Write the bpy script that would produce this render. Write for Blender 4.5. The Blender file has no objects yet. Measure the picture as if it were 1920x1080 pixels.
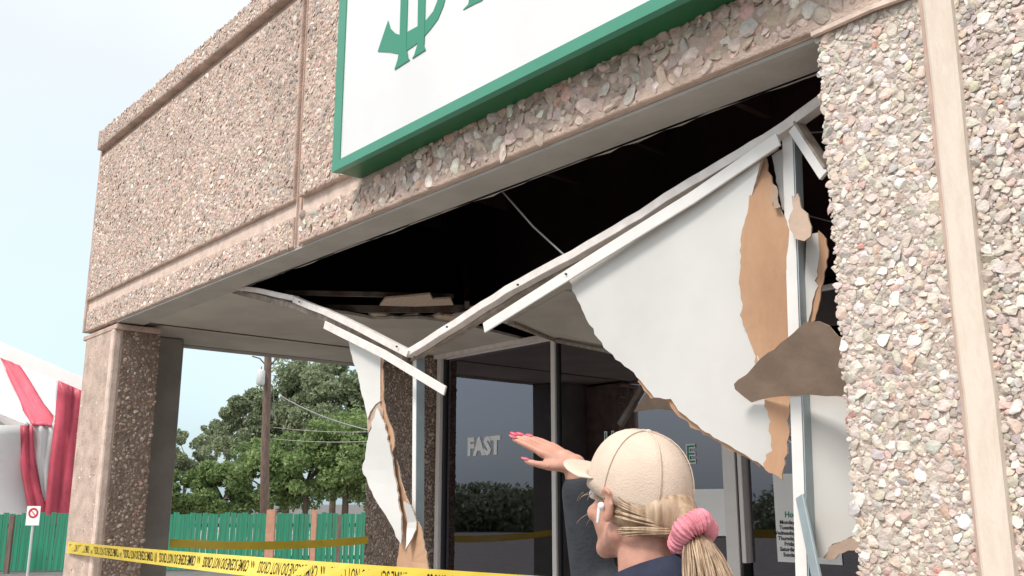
import bpy, bmesh, math, random
import numpy as np
from mathutils import Vector, Matrix
from mathutils.geometry import delaunay_2d_cdt

# ------------------------------------------------------------------ camera
S = bpy.context.scene
CAMZ = 1.6
FPX = 1768.0
PITCH = math.atan(401 / FPX)
AZ = math.radians(49)
cam_d = bpy.data.cameras.new("camera")
cam_d.sensor_width = 36
cam_d.lens = FPX / 1920 * 36
cam_d.clip_start = 0.05
cam_d.clip_end = 3000
cam = bpy.data.objects.new("camera", cam_d)
cam.location = (0, 0, CAMZ)
cam.rotation_euler = (math.pi / 2 + PITCH, 0, AZ)
S.collection.objects.link(cam)
S.camera = cam

# ------------------------------------------------------------------ light
SUN_EL, SUN_AZ = 52.0, 172.0          # degrees; azimuth of the sun's position, from +Y clockwise
w = bpy.data.worlds.new("World")
S.world = w
w.use_nodes = True
nt = w.node_tree
nt.nodes.clear()
out = nt.nodes.new("ShaderNodeOutputWorld")
sky = nt.nodes.new("ShaderNodeTexSky")
sky.sky_type = 'NISHITA'
sky.sun_disc = False
sky.sun_elevation = math.radians(SUN_EL)
sky.sun_rotation = math.radians(SUN_AZ)
sky.dust_density = 3
bg1 = nt.nodes.new("ShaderNodeBackground"); bg1.inputs[1].default_value = 0.05
nt.links.new(sky.outputs[0], bg1.inputs[0])
tc = nt.nodes.new("ShaderNodeTexCoord")
sep = nt.nodes.new("ShaderNodeSeparateXYZ")
nt.links.new(tc.outputs["Generated"], sep.inputs[0])
noi = nt.nodes.new("ShaderNodeTexNoise"); noi.inputs["Scale"].default_value = 2.2; noi.inputs["Detail"].default_value = 3
nt.links.new(tc.outputs["Generated"], noi.inputs["Vector"])
ma = nt.nodes.new("ShaderNodeMath"); ma.operation = 'MULTIPLY_ADD'; ma.inputs[1].default_value = 0.30; ma.inputs[2].default_value = -0.15
nt.links.new(noi.outputs[0], ma.inputs[0])
ad = nt.nodes.new("ShaderNodeMath"); ad.operation = 'ADD'
nt.links.new(sep.outputs[2], ad.inputs[0]); nt.links.new(ma.outputs[0], ad.inputs[1])
cr = nt.nodes.new("ShaderNodeValToRGB")
nt.links.new(ad.outputs[0], cr.inputs[0])
el = cr.color_ramp.elements
el[0].position = 0.0; el[0].color = (0.36, 0.47, 0.52, 1)
el[1].position = 1.0; el[1].color = (1.0, 1.0, 1.0, 1)
for p, c in ((0.12, (0.48, 0.59, 0.625, 1)), (0.26, (0.565, 0.625, 0.635, 1)), (0.40, (0.63, 0.645, 0.64, 1)), (0.6, (0.80, 0.80, 0.79, 1))):
    e = el.new(p); e.color = c
bg2 = nt.nodes.new("ShaderNodeBackground"); bg2.inputs[1].default_value = 0.80
nt.links.new(cr.outputs[0], bg2.inputs[0])
ads = nt.nodes.new("ShaderNodeAddShader")
nt.links.new(bg1.outputs[0], ads.inputs[0]); nt.links.new(bg2.outputs[0], ads.inputs[1])
nt.links.new(ads.outputs[0], out.inputs[0])

sun_d = bpy.data.lights.new("sun", 'SUN')
sun_d.energy = 1.9
sun_d.angle = math.radians(14)
sun_d.color = (1.0, 0.95, 0.88)
sun = bpy.data.objects.new("sun", sun_d)
a = math.radians(SUN_AZ); e_ = math.radians(SUN_EL)
sd = Vector((math.sin(a) * math.cos(e_), math.cos(a) * math.cos(e_), math.sin(e_)))
sun.rotation_euler = sd.to_track_quat('Z', 'Y').to_euler()
sun.location = (0, -5, 12)
S.collection.objects.link(sun)
S.view_settings.view_transform = 'Standard'
S.view_settings.look = 'None'
S.view_settings.gamma = 1
S.view_settings.exposure = 0.62
S.view_settings.use_curve_mapping = False

# ------------------------------------------------------------------ helpers
COL = S.collection
rng = np.random.default_rng(7)
random.seed(7)
FW = np.array([-math.sin(AZ) * math.cos(PITCH), math.cos(AZ) * math.cos(PITCH), math.sin(PITCH)])
RT = np.array([math.cos(AZ), math.sin(AZ), 0.0])
UPV = np.cross(RT, FW)
C0 = np.array([0, 0, CAMZ])

def ray(x, y):
    d = FW * FPX + RT * (x - 960) + UPV * (540 - y)
    return d / np.linalg.norm(d)
def aY(x, y, Y): d = ray(x, y); return C0 + d * (Y / d[1])
def aX(x, y, X): d = ray(x, y); return C0 + d * (X / d[0])
def aZ(x, y, Z): d = ray(x, y); return C0 + d * ((Z - CAMZ) / d[2])       # Z absolute
def aD(x, y, D): d = ray(x, y); return C0 + d * (D / float(d @ FW))       # D = depth along the view axis

def tag(o, label=None, cat=None, group=None, kind=None):
    if label: o["label"] = label
    if cat: o["category"] = cat
    if group: o["group"] = group
    if kind: o["kind"] = kind
    return o
def empty(name, loc, label=None, cat=None, group=None, rz=0):
    o = bpy.data.objects.new(name, None)
    COL.objects.link(o); o.location = loc; o.rotation_euler = (0, 0, rz)
    o.empty_display_size = 0.1
    return tag(o, label, cat, group)
def link(name, me, mats, parent=None, smooth=False):
    if not isinstance(mats, (list, tuple)): mats = [mats]
    for m in mats: me.materials.append(m)
    if smooth: me.shade_smooth()
    o = bpy.data.objects.new(name, me)
    COL.objects.link(o)
    if parent is not None:
        o.parent = parent
        o.matrix_parent_inverse = (Matrix.Translation(parent.location) @ parent.rotation_euler.to_matrix().to_4x4()).inverted() if parent.parent is None else Matrix.Identity(4)
        if parent.parent is not None:
            o.matrix_parent_inverse = Matrix.Identity(4)
    return o

class MB:
    """collects shapes in world coordinates, links them as one mesh"""
    def __init__(s): s.v = []; s.f = []; s.mi = []
    def add(s, vs, fs, mi=0):
        b = len(s.v); s.v += [tuple(map(float, p)) for p in vs]
        s.f += [tuple(b + i for i in f) for f in fs]; s.mi += [mi] * len(fs); return s
    def box(s, x0, x1, y0, y1, z0, z1, mi=0):
        vs = [(x, y, z) for x in (x0, x1) for y in (y0, y1) for z in (z0, z1)]
        return s.add(vs, [(0, 1, 3, 2), (4, 6, 7, 5), (0, 4, 5, 1), (2, 3, 7, 6), (0, 2, 6, 4), (1, 5, 7, 3)], mi)
    def bar(s, pts, w, d, up=(0, 0, 1), mi=0):
        """rectangular section swept along pts; w = size along `up`-ish, d = size across"""
        pts = [np.array(p, float) for p in pts]; n = len(pts); vs = []
        for i, p in enumerate(pts):
            t = pts[min(i + 1, n - 1)] - pts[max(i - 1, 0)]; t /= np.linalg.norm(t)
            side = np.cross(t, np.array(up, float)); side /= np.linalg.norm(side)
            u = np.cross(side, t)
            for a, b in ((-1, -1), (1, -1), (1, 1), (-1, 1)):
                vs.append(p + side * a * d / 2 + u * b * w / 2)
        fs = [(0, 3, 2, 1)] + [tuple(4 * (n - 1) + k for k in (0, 1, 2, 3))]
        for i in range(n - 1):
            for k in range(4):
                fs.append((4 * i + k, 4 * i + (k + 1) % 4, 4 * i + 4 + (k + 1) % 4, 4 * i + 4 + k))
        return s.add(vs, fs, mi)
    def tube(s, pts, r, n=8, mi=0, cap=True):
        pts = [np.array(p, float) for p in pts]; m = len(pts)
        rr = r if isinstance(r, (list, tuple)) else [r] * m
        vs = []
        t0 = pts[1] - pts[0]
        ref = np.array((0, 0, 1.0)) if abs(t0[2]) < 0.8 * np.linalg.norm(t0) else np.array((1.0, 0, 0))
        for i, p in enumerate(pts):
            t = pts[min(i + 1, m - 1)] - pts[max(i - 1, 0)]; t = t / (np.linalg.norm(t) + 1e-9)
            a = np.cross(t, ref); a /= np.linalg.norm(a) + 1e-9; b = np.cross(t, a)
            for k in range(n):
                th = 2 * math.pi * k / n
                vs.append(p + rr[i] * (a * math.cos(th) + b * math.sin(th)))
        fs = []
        for i in range(m - 1):
            for k in range(n):
                fs.append((n * i + k, n * i + (k + 1) % n, n * i + n + (k + 1) % n, n * i + n + k))
        if cap:
            fs.append(tuple(range(n - 1, -1, -1))); fs.append(tuple(n * (m - 1) + k for k in range(n)))
        return s.add(vs, fs, mi)
    def prism(s, poly, ext, mi=0):
        ext = np.array(ext, float); poly = [np.array(p, float) for p in poly]; n = len(poly)
        vs = poly + [p + ext for p in poly]
        fs = [tuple(range(n)), tuple(range(2 * n - 1, n - 1, -1))]
        fs += [(i, n + i, n + (i + 1) % n, (i + 1) % n) for i in range(n)]
        return s.add(vs, fs, mi)
    def ell(s, c, r, n=2, rot=None, mi=0):
        bm = bmesh.new(); bmesh.ops.create_icosphere(bm, subdivisions=n, radius=1)
        M = np.array(rot) if rot is not None else np.eye(3)
        vs = [np.array(c) + M @ (np.array(v.co) * np.array(r)) for v in bm.verts]
        fs = [tuple(v.index for v in f.verts) for f in bm.faces]; bm.free()
        return s.add(vs, fs, mi)
    def caps(s, p0, p1, r0, r1, flat=1.0, n=12):
        """tapered limb with round ends"""
        p0 = np.array(p0, float); p1 = np.array(p1, float); L = np.linalg.norm(p1 - p0)
        t = (p1 - p0) / L; P = []; R = []
        for k in range(4):
            a = math.pi / 2 * (1 - k / 3.0); P.append(p0 - t * r0 * math.sin(a) * 0.98); R.append(max(r0 * math.cos(a), 1e-4))
        for k in range(4):
            a = math.pi / 2 * k / 3.0; P.append(p1 + t * r1 * math.sin(a) * 0.98); R.append(max(r1 * math.cos(a), 1e-4))
        return s.tube(P, R, n)
    def mesh(s, name):
        me = bpy.data.meshes.new(name); me.from_pydata(s.v, [], s.f)
        me.polygons.foreach_set("material_index", s.mi); me.update()
        bm = bmesh.new(); bm.from_mesh(me); bmesh.ops.recalc_face_normals(bm, faces=bm.faces); bm.to_mesh(me); bm.free()
        return me
    def build(s, name, mats, parent=None, smooth=False, bevel=0):
        o = link(name, s.mesh(name), mats, parent, smooth)
        if bevel:
            m = o.modifiers.new("bevel", 'BEVEL'); m.width = bevel; m.segments = 2; m.limit_method = 'ANGLE'
        return o

def remeshed(mb, voxel, smooth=6, fac=0.5):
    """union of the collected shapes as one continuous skin"""
    me = mb.mesh("tmp"); o = bpy.data.objects.new("tmp", me); COL.objects.link(o)
    m = o.modifiers.new("r", 'REMESH'); m.mode = 'VOXEL'; m.voxel_size = voxel; m.adaptivity = 0
    if smooth:
        m = o.modifiers.new("s", 'SMOOTH'); m.iterations = smooth; m.factor = fac
    dg = bpy.context.evaluated_depsgraph_get(); dg.update()
    me2 = bpy.data.meshes.new_from_object(o.evaluated_get(dg))
    bpy.data.objects.remove(o); me2.shade_smooth()
    return me2

def mat(name, col, rough=0.8, metal=0.0, noise=0.0, nscale=8.0, bump=0.0, bscale=60.0, spec=0.3, col2=None, stretch=None, detail=4, attr=None, lo=0.35, hi=0.65):
    m = bpy.data.materials.new(name); m.use_nodes = True
    t = m.node_tree; b = t.nodes["Principled BSDF"]
    b.inputs["Roughness"].default_value = rough; b.inputs["Metallic"].default_value = metal
    b.inputs["Specular IOR Level"].default_value = spec
    tc = t.nodes.new("ShaderNodeTexCoord"); vec = tc.outputs["Object"]
    if stretch:
        mp = t.nodes.new("ShaderNodeMapping"); mp.inputs["Scale"].default_value = stretch
        t.links.new(vec, mp.inputs[0]); vec = mp.outputs[0]
    src = None
    if attr:
        at = t.nodes.new("ShaderNodeAttribute"); at.attribute_name = attr; src = at.outputs["Color"]
    if noise or col2 is not None:
        n = t.nodes.new("ShaderNodeTexNoise"); n.inputs["Scale"].default_value = nscale; n.inputs["Detail"].default_value = detail
        n.inputs["Roughness"].default_value = 0.6
        t.links.new(vec, n.inputs["Vector"])
        mr = t.nodes.new("ShaderNodeMapRange"); mr.inputs[1].default_value = lo; mr.inputs[2].default_value = hi
        t.links.new(n.outputs[0], mr.inputs[0])
        mx = t.nodes.new("ShaderNodeMix"); mx.data_type = 'RGBA'
        t.links.new(mr.outputs[0], mx.inputs[0])
        if src is not None:
            mx.blend_type = 'MULTIPLY'
            # multiply the stone's own colour by a light or dark mineral grain
            g = t.nodes.new("ShaderNodeMapRange"); g.inputs[1].default_value = lo; g.inputs[2].default_value = hi
            g.inputs[3].default_value = 1 - noise; g.inputs[4].default_value = 1 + noise * 0.6
            t.links.new(n.outputs[0], g.inputs[0]); mx.inputs[0].default_value = 1.0
            t.links.remove(mx.inputs[0].links[0]) if mx.inputs[0].links else None
            t.links.new(src, mx.inputs[6]); t.links.new(g.outputs[0], mx.inputs[7])
        else:
            c2 = col2 if col2 is not None else tuple(c * (1 - noise) for c in col)
            mx.inputs[6].default_value = (*c2, 1); mx.inputs[7].default_value = (*col, 1)
        t.links.new(mx.outputs[2], b.inputs["Base Color"])
    elif src is not None:
        t.links.new(src, b.inputs["Base Color"])
    else:
        b.inputs["Base Color"].default_value = (*col, 1)
    if bump:
        n2 = t.nodes.new("ShaderNodeTexNoise"); n2.inputs["Scale"].default_value = bscale; n2.inputs["Detail"].default_value = 5
        t.links.new(vec, n2.inputs["Vector"])
        bp = t.nodes.new("ShaderNodeBump"); bp.inputs["Strength"].default_value = bump; bp.inputs["Distance"].default_value = 0.01
        t.links.new(n2.outputs[0], bp.inputs["Height"]); t.links.new(bp.outputs[0], b.inputs["Normal"])
    return m

M = {}
M['matrix'] = mat("aggregate_matrix", (0.62, 0.47, 0.39), 0.95, noise=0.35, nscale=9, bump=0.6, bscale=120)
M['matrix_grey'] = mat("aggregate_matrix_grey", (0.60, 0.50, 0.43), 0.95, noise=0.25, nscale=30, bump=0.8, bscale=140)
M['groove'] = mat("groove_cement", (0.74, 0.58, 0.49), 0.9, noise=0.25, nscale=14, bump=0.35, bscale=90)
M['stone'] = mat("aggregate_stone", (0.5, 0.5, 0.5), 0.75, noise=0.28, nscale=45, bump=0.35, bscale=160, attr="tone", lo=0.3, hi=0.7)
M['smooth_conc'] = mat("smooth_concrete", (0.33, 0.31, 0.285), 0.9, noise=0.2, nscale=5, bump=0.2, bscale=60)
M['beam_under'] = mat("beam_underside_concrete", (0.44, 0.42, 0.385), 0.9, noise=0.16, nscale=4, bump=0.25, bscale=50)
M['soffit'] = mat("soffit_board", (0.52, 0.49, 0.44), 0.85, noise=0.18, nscale=2.5, bump=0.1, bscale=40)
M['white_face'] = mat("white_vinyl_gypsum_face", (0.67, 0.66, 0.635), 0.6, noise=0.12, nscale=1.8, bump=0.05, bscale=25)
M['brown_paper'] = mat("torn_brown_board_paper", (0.52, 0.325, 0.205), 0.9, col2=(0.44, 0.255, 0.155), nscale=5, bump=0.35, bscale=45, stretch=(1, 1, 0.35))
M['brown_back'] = mat("dull_brown_board_back", (0.50, 0.375, 0.295), 0.92, noise=0.22, nscale=9, bump=0.25, bscale=60)
M['gypsum_edge'] = mat("broken_gypsum_edge", (0.62, 0.50, 0.40), 0.95, noise=0.3, nscale=60, bump=0.6, bscale=150)
M['trim'] = mat("white_painted_trim", (0.82, 0.76, 0.72), 0.55, noise=0.18, nscale=18, bump=0.15, bscale=60)
M['trim_cool'] = mat("white_metal_channel", (0.78, 0.765, 0.74), 0.6, noise=0.1, nscale=10)
M['blue_metal'] = mat("galvanised_stud", (0.42, 0.50, 0.53), 0.45, metal=0.35, noise=0.15, nscale=12)
M['wood_and_shade'] = mat("weathered_wood_and_shade", (0.40, 0.34, 0.29), 0.9, noise=0.45, nscale=20, stretch=(1, 1, 1), bump=0.3)  # weathered wood; also colours the shadow strips below the sagging trim
M['joist'] = mat("shade_dark_joist", (0.13, 0.075, 0.06), 0.9, noise=0.4, nscale=4)  # near-black shade of the void put into the base colour
M['cavity'] = mat("dark_roof_void", (0.055, 0.028, 0.027), 0.95, noise=0.4, nscale=3)  # dark base colour carries the unlit look of the void
M['rust_frame'] = mat("dusty_ceiling_channel", (0.16, 0.145, 0.13), 0.7, noise=0.5, nscale=9, col2=(0.09, 0.05, 0.035))
M['wire'] = mat("galvanised_wire", (0.30, 0.29, 0.29), 0.5, metal=0.4)
M['alum'] = mat("white_storefront_frame", (0.80, 0.76, 0.74), 0.4, noise=0.06, nscale=10, spec=0.5)
M['dark_metal'] = mat("dark_gasket", (0.03, 0.03, 0.035), 0.5)
M['sign_green_shade'] = mat("green_cabinet_in_shade", (0.010, 0.13, 0.045), 0.42, noise=0.22, nscale=5, spec=0.5)  # shade of the sign's underside put into this darker green
M['sign_trim'] = mat("green_sign_retainer", (0.055, 0.27, 0.175), 0.4, noise=0.08, nscale=6, spec=0.5)
M['sign_white'] = mat("white_acrylic_face", (0.73, 0.73, 0.725), 0.35, noise=0.09, nscale=1.4, spec=0.4)
M['logo_green'] = mat("green_vinyl", (0.045, 0.25, 0.16), 0.45)
M['pipe'] = mat("cream_painted_batten", (0.69, 0.60, 0.51), 0.8, col2=(0.62, 0.52, 0.43), nscale=11, bump=0.25, bscale=35, stretch=(3, 3, 0.7), lo=0.25, hi=0.6)
M['sealant'] = mat("pink_sealant", (0.55, 0.40, 0.33), 0.8, noise=0.2, nscale=20)
M['asphalt'] = mat("asphalt", (0.17, 0.162, 0.155), 0.95, noise=0.35, nscale=3, bump=0.4, bscale=80)
M['concrete'] = mat("sidewalk_concrete", (0.50, 0.46, 0.42), 0.9, noise=0.18, nscale=2.5, bump=0.25, bscale=50)
M['paper'] = mat("white_paper", (0.86, 0.86, 0.86), 0.6)
M['ink'] = mat("black_ink", (0.02, 0.02, 0.02), 0.6)
M['tape'] = mat("yellow_barrier_tape", (0.80, 0.60, 0.07), 0.35, noise=0.12, nscale=6, spec=0.5)
M['fence'] = mat("green_weathered_picket", (0.03, 0.27, 0.155), 0.7, col2=(0.06, 0.12, 0.085), nscale=2.4, stretch=(16, 16, 0.4), lo=0.33, hi=0.56, bump=0.3)
M['post'] = mat("salmon_painted_post", (0.58, 0.30, 0.20), 0.8, noise=0.2, nscale=8)
M['pole'] = mat("creosoted_pole", (0.22, 0.155, 0.125), 0.9, noise=0.4, nscale=5, stretch=(4, 4, 0.4), bump=0.3)
M['galv'] = mat("grey_transformer", (0.58, 0.58, 0.56), 0.5)
M['red_cloth'] = mat("red_tent_vinyl", (0.78, 0.13, 0.19), 0.45, noise=0.25, nscale=1.2, spec=0.5)
M['white_cloth'] = mat("white_tent_vinyl", (0.86, 0.84, 0.82), 0.5, noise=0.08, nscale=0.8)
M['skin'] = mat("sun_flushed_skin", (0.58, 0.30, 0.22), 0.55, noise=0.22, nscale=26, bump=0.12, bscale=260, spec=0.4)
M['nail'] = mat("pink_nail_polish", (0.75, 0.10, 0.16), 0.25, spec=0.6)
M['hair'] = mat("blonde_hair", (0.50, 0.36, 0.235), 0.5, col2=(0.25, 0.16, 0.10), nscale=30, stretch=(3, 3, 0.25), spec=0.5)
M['scrunchie'] = mat("pink_scrunchie", (0.72, 0.26, 0.31), 0.8, noise=0.25, nscale=60, bump=0.5, bscale=80)
M['cap'] = mat("beige_cotton_cap", (0.64, 0.51, 0.41), 0.9, noise=0.1, nscale=20, bump=0.25, bscale=300)
M['navy'] = mat("navy_fabric", (0.025, 0.03, 0.055), 0.85, noise=0.3, nscale=20, bump=0.2, bscale=200)
M['grey_cloth'] = mat("dark_jacket", (0.045, 0.05, 0.06), 0.9, noise=0.25, nscale=14, bump=0.2, bscale=150)
M['denim'] = mat("dark_denim", (0.03, 0.045, 0.09), 0.9, noise=0.3, nscale=30)
M['white_plastic'] = mat("white_plastic", (0.8, 0.8, 0.8), 0.3)
M['eye_white'] = mat("eye_white", (0.75, 0.75, 0.73), 0.2)
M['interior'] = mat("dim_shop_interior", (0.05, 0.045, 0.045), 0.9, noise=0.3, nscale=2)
M['red_sign'] = mat("red_sign_paint", (0.6, 0.03, 0.03), 0.5)
M['bark'] = mat("tree_bark", (0.12, 0.09, 0.065), 0.9, noise=0.3, nscale=6)
M['roof_red'] = mat("red_metal_roof", (0.42, 0.09, 0.07), 0.6, noise=0.15, nscale=2)

for k_ in ('red_cloth', 'white_cloth'):
    t_ = M[k_].node_tree; b_ = t_.nodes["Principled BSDF"]; tl_ = t_.nodes.new("ShaderNodeBsdfTranslucent")
    tl_.inputs[0].default_value = (0.85, 0.12, 0.20, 1) if k_ == 'red_cloth' else (0.9, 0.88, 0.86, 1)
    mx_ = t_.nodes.new("ShaderNodeMixShader"); mx_.inputs[0].default_value = 0.2
    t_.links.new(b_.outputs[0], mx_.inputs[1]); t_.links.new(tl_.outputs[0], mx_.inputs[2]); t_.links.new(mx_.outputs[0], t_.nodes["Material Output"].inputs[0])
def leaf_mat(name, c1, c2):
    m = bpy.data.materials.new(name); m.use_nodes = True; t = m.node_tree; b = t.nodes["Principled BSDF"]
    at = t.nodes.new("ShaderNodeAttribute"); at.attribute_name = "tone"
    mx = t.nodes.new("ShaderNodeMix"); mx.data_type = 'RGBA'
    mx.inputs[6].default_value = (*c1, 1); mx.inputs[7].default_value = (*c2, 1)
    t.links.new(at.outputs["Fac"], mx.inputs[0]); t.links.new(mx.outputs[2], b.inputs["Base Color"])
    b.inputs["Roughness"].default_value = 0.6; b.inputs["Specular IOR Level"].default_value = 0.3
    tr = t.nodes.new("ShaderNodeBsdfTranslucent"); t.links.new(mx.outputs[2], tr.inputs[0])
    ms = t.nodes.new("ShaderNodeMixShader"); ms.inputs[0].default_value = 0.35
    t.links.new(b.outputs[0], ms.inputs[1]); t.links.new(tr.outputs[0], ms.inputs[2])
    t.links.new(ms.outputs[0], t.nodes["Material Output"].inputs[0]); return m
M['leaf'] = leaf_mat("broadleaf_foliage", (0.17, 0.21, 0.12), (0.35, 0.40, 0.24))
M['leaf_light'] = leaf_mat("light_bush_foliage", (0.13, 0.20, 0.07), (0.27, 0.36, 0.14))

def glass_mat():
    m = bpy.data.materials.new("tinted_storefront_glass"); m.use_nodes = True; t = m.node_tree
    t.nodes.remove(t.nodes["Principled BSDF"])
    tr = t.nodes.new("ShaderNodeBsdfTransparent"); tr.inputs[0].default_value = (0.22, 0.20, 0.22, 1)
    gl = t.nodes.new("ShaderNodeBsdfGlossy"); gl.inputs["Roughness"].default_value = 0.012; gl.inputs[0].default_value = (0.93, 0.88, 1.0, 1)
    n = t.nodes.new("ShaderNodeTexNoise"); n.inputs["Scale"].default_value = 1.3
    bp = t.nodes.new("ShaderNodeBump"); bp.inputs["Strength"].default_value = 0.05; bp.inputs["Distance"].default_value = 0.02
    t.links.new(n.outputs[0], bp.inputs["Height"]); t.links.new(bp.outputs[0], gl.inputs["Normal"])
    fr = t.nodes.new("ShaderNodeFresnel"); fr.inputs[0].default_value = 1.5
    mu = t.nodes.new("ShaderNodeMath"); mu.operation = 'MULTIPLY_ADD'; mu.inputs[1].default_value = 1.5; mu.inputs[2].default_value = 0.10; mu.use_clamp = True
    t.links.new(fr.outputs[0], mu.inputs[0])
    ms = t.nodes.new("ShaderNodeMixShader"); t.links.new(mu.outputs[0], ms.inputs[0])
    t.links.new(tr.outputs[0], ms.inputs[1]); t.links.new(gl.outputs[0], ms.inputs[2])
    t.links.new(ms.outputs[0], t.nodes["Material Output"].inputs[0]); return m
M['glass'] = glass_mat()

# ------------------------------------------------------------------ crushed-stone aggregate
def ico(n):
    bm = bmesh.new(); bmesh.ops.create_icosphere(bm, subdivisions=n, radius=1)
    v = np.array([list(x.co) for x in bm.verts]); f = np.array([[x.index for x in q.verts] for q in bm.faces]); bm.free(); return v, f
ICO = {1: ico(1), 2: ico(2)}
PAL_GREY = [((0.64, 0.555, 0.485), 9), ((0.59, 0.505, 0.44), 8), ((0.70, 0.63, 0.565), 8), ((0.63, 0.50, 0.43), 5), ((0.53, 0.485, 0.44), 4), ((0.60, 0.525, 0.44), 3), ((0.76, 0.71, 0.66), 3), ((0.60, 0.31, 0.25), 0.25), ((0.67, 0.49, 0.41), 1.5), ((0.42, 0.37, 0.33), 0.5)]
PAL_PINK = [((0.66, 0.52, 0.44), 8), ((0.60, 0.465, 0.385), 7), ((0.72, 0.59, 0.51), 6), ((0.54, 0.43, 0.36), 5), ((0.52, 0.47, 0.42), 3), ((0.78, 0.69, 0.61), 3), ((0.66, 0.44, 0.36), 3), ((0.36, 0.29, 0.25), 1.8)]
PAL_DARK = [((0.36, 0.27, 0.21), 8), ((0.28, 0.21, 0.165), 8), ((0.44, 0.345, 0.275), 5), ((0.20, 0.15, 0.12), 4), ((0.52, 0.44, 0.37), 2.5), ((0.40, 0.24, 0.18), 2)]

def pack(wd, ht, classes, gap, seed, hole=None):
    """dart throwing, large stones first; returns x, y, r"""
    rg = random.Random(seed); cell = classes[0][1] * 2.2; grid = {}; out = []
    for rlo, rhi, tries in classes:
        for _ in range(int(tries * wd * ht)):
            x = rg.uniform(0, wd); y = rg.uniform(0, ht); r = rg.uniform(rlo, rhi)
            if hole and hole(x, y): continue
            gx, gy = int(x / cell), int(y / cell); ok = True
            for i in (gx - 1, gx, gx + 1):
                for j in (gy - 1, gy, gy + 1):
                    for (a, b, c) in grid.get((i, j), ()):
                        d = (r + c) * gap
                        if (a - x) ** 2 + (b - y) ** 2 < d * d: ok = False; break
                    if not ok: break
                if not ok: break
            if ok:
                grid.setdefault((gx, gy), []).append((x, y, r)); out.append((x, y, r))
    return np.array(out)

def stones(org, ud, vd, nd, wd, ht, classes, pal, seed, lod=1, gap=0.82, rise=0.25, flat=0.55, tall=1.0, hole=None, stain=False):
    """arrays V (n,k,3), colours (n,3), centres for stones on the rectangle org + u*ud + v*vd"""
    P = pack(wd, ht, classes, gap, seed, hole); n = len(P); rg = np.random.default_rng(seed)
    bv, bf = ICO[lod]; k = len(bv)
    V = np.repeat(bv[None], n, 0)
    for _ in range(12):                                  # cut flat facets
        d = rg.normal(size=(n, 3)); d /= np.linalg.norm(d, axis=1, keepdims=True)
        off = rg.uniform(0.42, 0.82, (n, 1))
        t = np.maximum(0, np.einsum('nkj,nj->nk', V, d) - off)
        V = V - t[..., None] * d[:, None, :]
    V *= 1 + rg.normal(0, 0.05, (n, k, 1))
    asp = rg.uniform(0.72, 1.3, n); th = rg.uniform(0, math.pi, n)
    r = P[:, 2]
    sx, sy = r * np.sqrt(asp) * 1.38, r / np.sqrt(asp) * 1.38 * tall
    X = V[..., 0] * sx[:, None]; Y = V[..., 1] * sy[:, None]; Z = V[..., 2] * (r * flat * rg.uniform(0.75, 1.3, n))[:, None]
    c, s_ = np.cos(th)[:, None], np.sin(th)[:, None]
    X, Y = X * c - Y * s_, X * s_ + Y * c
    tx, ty = rg.normal(0, 0.16, (n, 1)), rg.normal(0, 0.16, (n, 1))
    Z = Z + X * tx + Y * ty + (r * flat * rise * rg.uniform(0.2, 2.0, n))[:, None]
    X = X + P[:, 0][:, None]; Y = Y + P[:, 1][:, None]
    org = np.array(org, float); ud = np.array(ud, float); vd = np.array(vd, float); nd = np.array(nd, float)
    W = org + X[..., None] * ud + Y[..., None] * vd + Z[..., None] * nd
    pc = np.array([p[0] for p in pal]); pw = np.array([p[1] for p in pal]); pw = pw / pw.sum()
    colr = pc[rg.choice(len(pal), n, p=pw)] * rg.uniform(0.82, 1.15, (n, 1)) * (1 + rg.normal(0, 0.03, (n, 3)))
    # weathering: broad darker patches, and soot beside a joint where one is given
    ux, vy = P[:, 0], P[:, 1]
    wth = np.sin(ux * 3.1 + 1.3 * np.sin(vy * 2.7 + seed)) * np.sin(vy * 4.3 + 1.7 * np.sin(ux * 2.1 + seed)) + 0.5 * np.sin(ux * 9 + seed) * np.sin(vy * 7 + 2)
    colr = colr * (1.04 - 0.08 * np.clip(wth + 0.3, 0, 1.5))[:, None]
    if stain:
        dj = np.clip(1 - (wd - ux) / 0.42, 0, 1) * np.clip(0.35 + 0.65 * vy / ht + 0.25 * np.sin(vy * 13), 0, 1)
        dj = dj * (rg.uniform(0, 1, n) < 0.75)
        colr = colr * (1 - 0.42 * dj)[:, None] + np.array((0.0, 0.012, 0.02)) * dj[:, None]
    return W, np.clip(colr, 0.02, 0.9), bf, r

def stone_mesh(name, W, colr, bf):
    n, k, _ = W.shape
    v = W.reshape(-1, 3); f = (bf[None] + (np.arange(n) * k)[:, None, None]).reshape(-1, 3)
    me = bpy.data.meshes.new(name)
    me.vertices.add(len(v)); me.vertices.foreach_set("co", v.ravel())
    me.loops.add(len(f) * 3); me.polygons.add(len(f))
    me.loops.foreach_set("vertex_index", f.ravel().astype(np.int32))
    me.polygons.foreach_set("loop_start", (np.arange(len(f)) * 3).astype(np.int32))
    me.update(calc_edges=True); me.shade_flat()
    at = me.attributes.new("tone", 'FLOAT_COLOR', 'POINT')
    c4 = np.concatenate([np.repeat(colr, k, 0), np.ones((n * k, 1))], 1)
    at.data.foreach_set("color", c4.ravel())
    return me
def stuff_stones(parent, args, **kw):
    W, c, bf, r = stones(*args, **kw)
    o = link("aggregate_stones", stone_mesh("aggregate_stones", W, c, bf), M['stone'], parent)
    o["kind"] = "stuff"; return o

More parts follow.
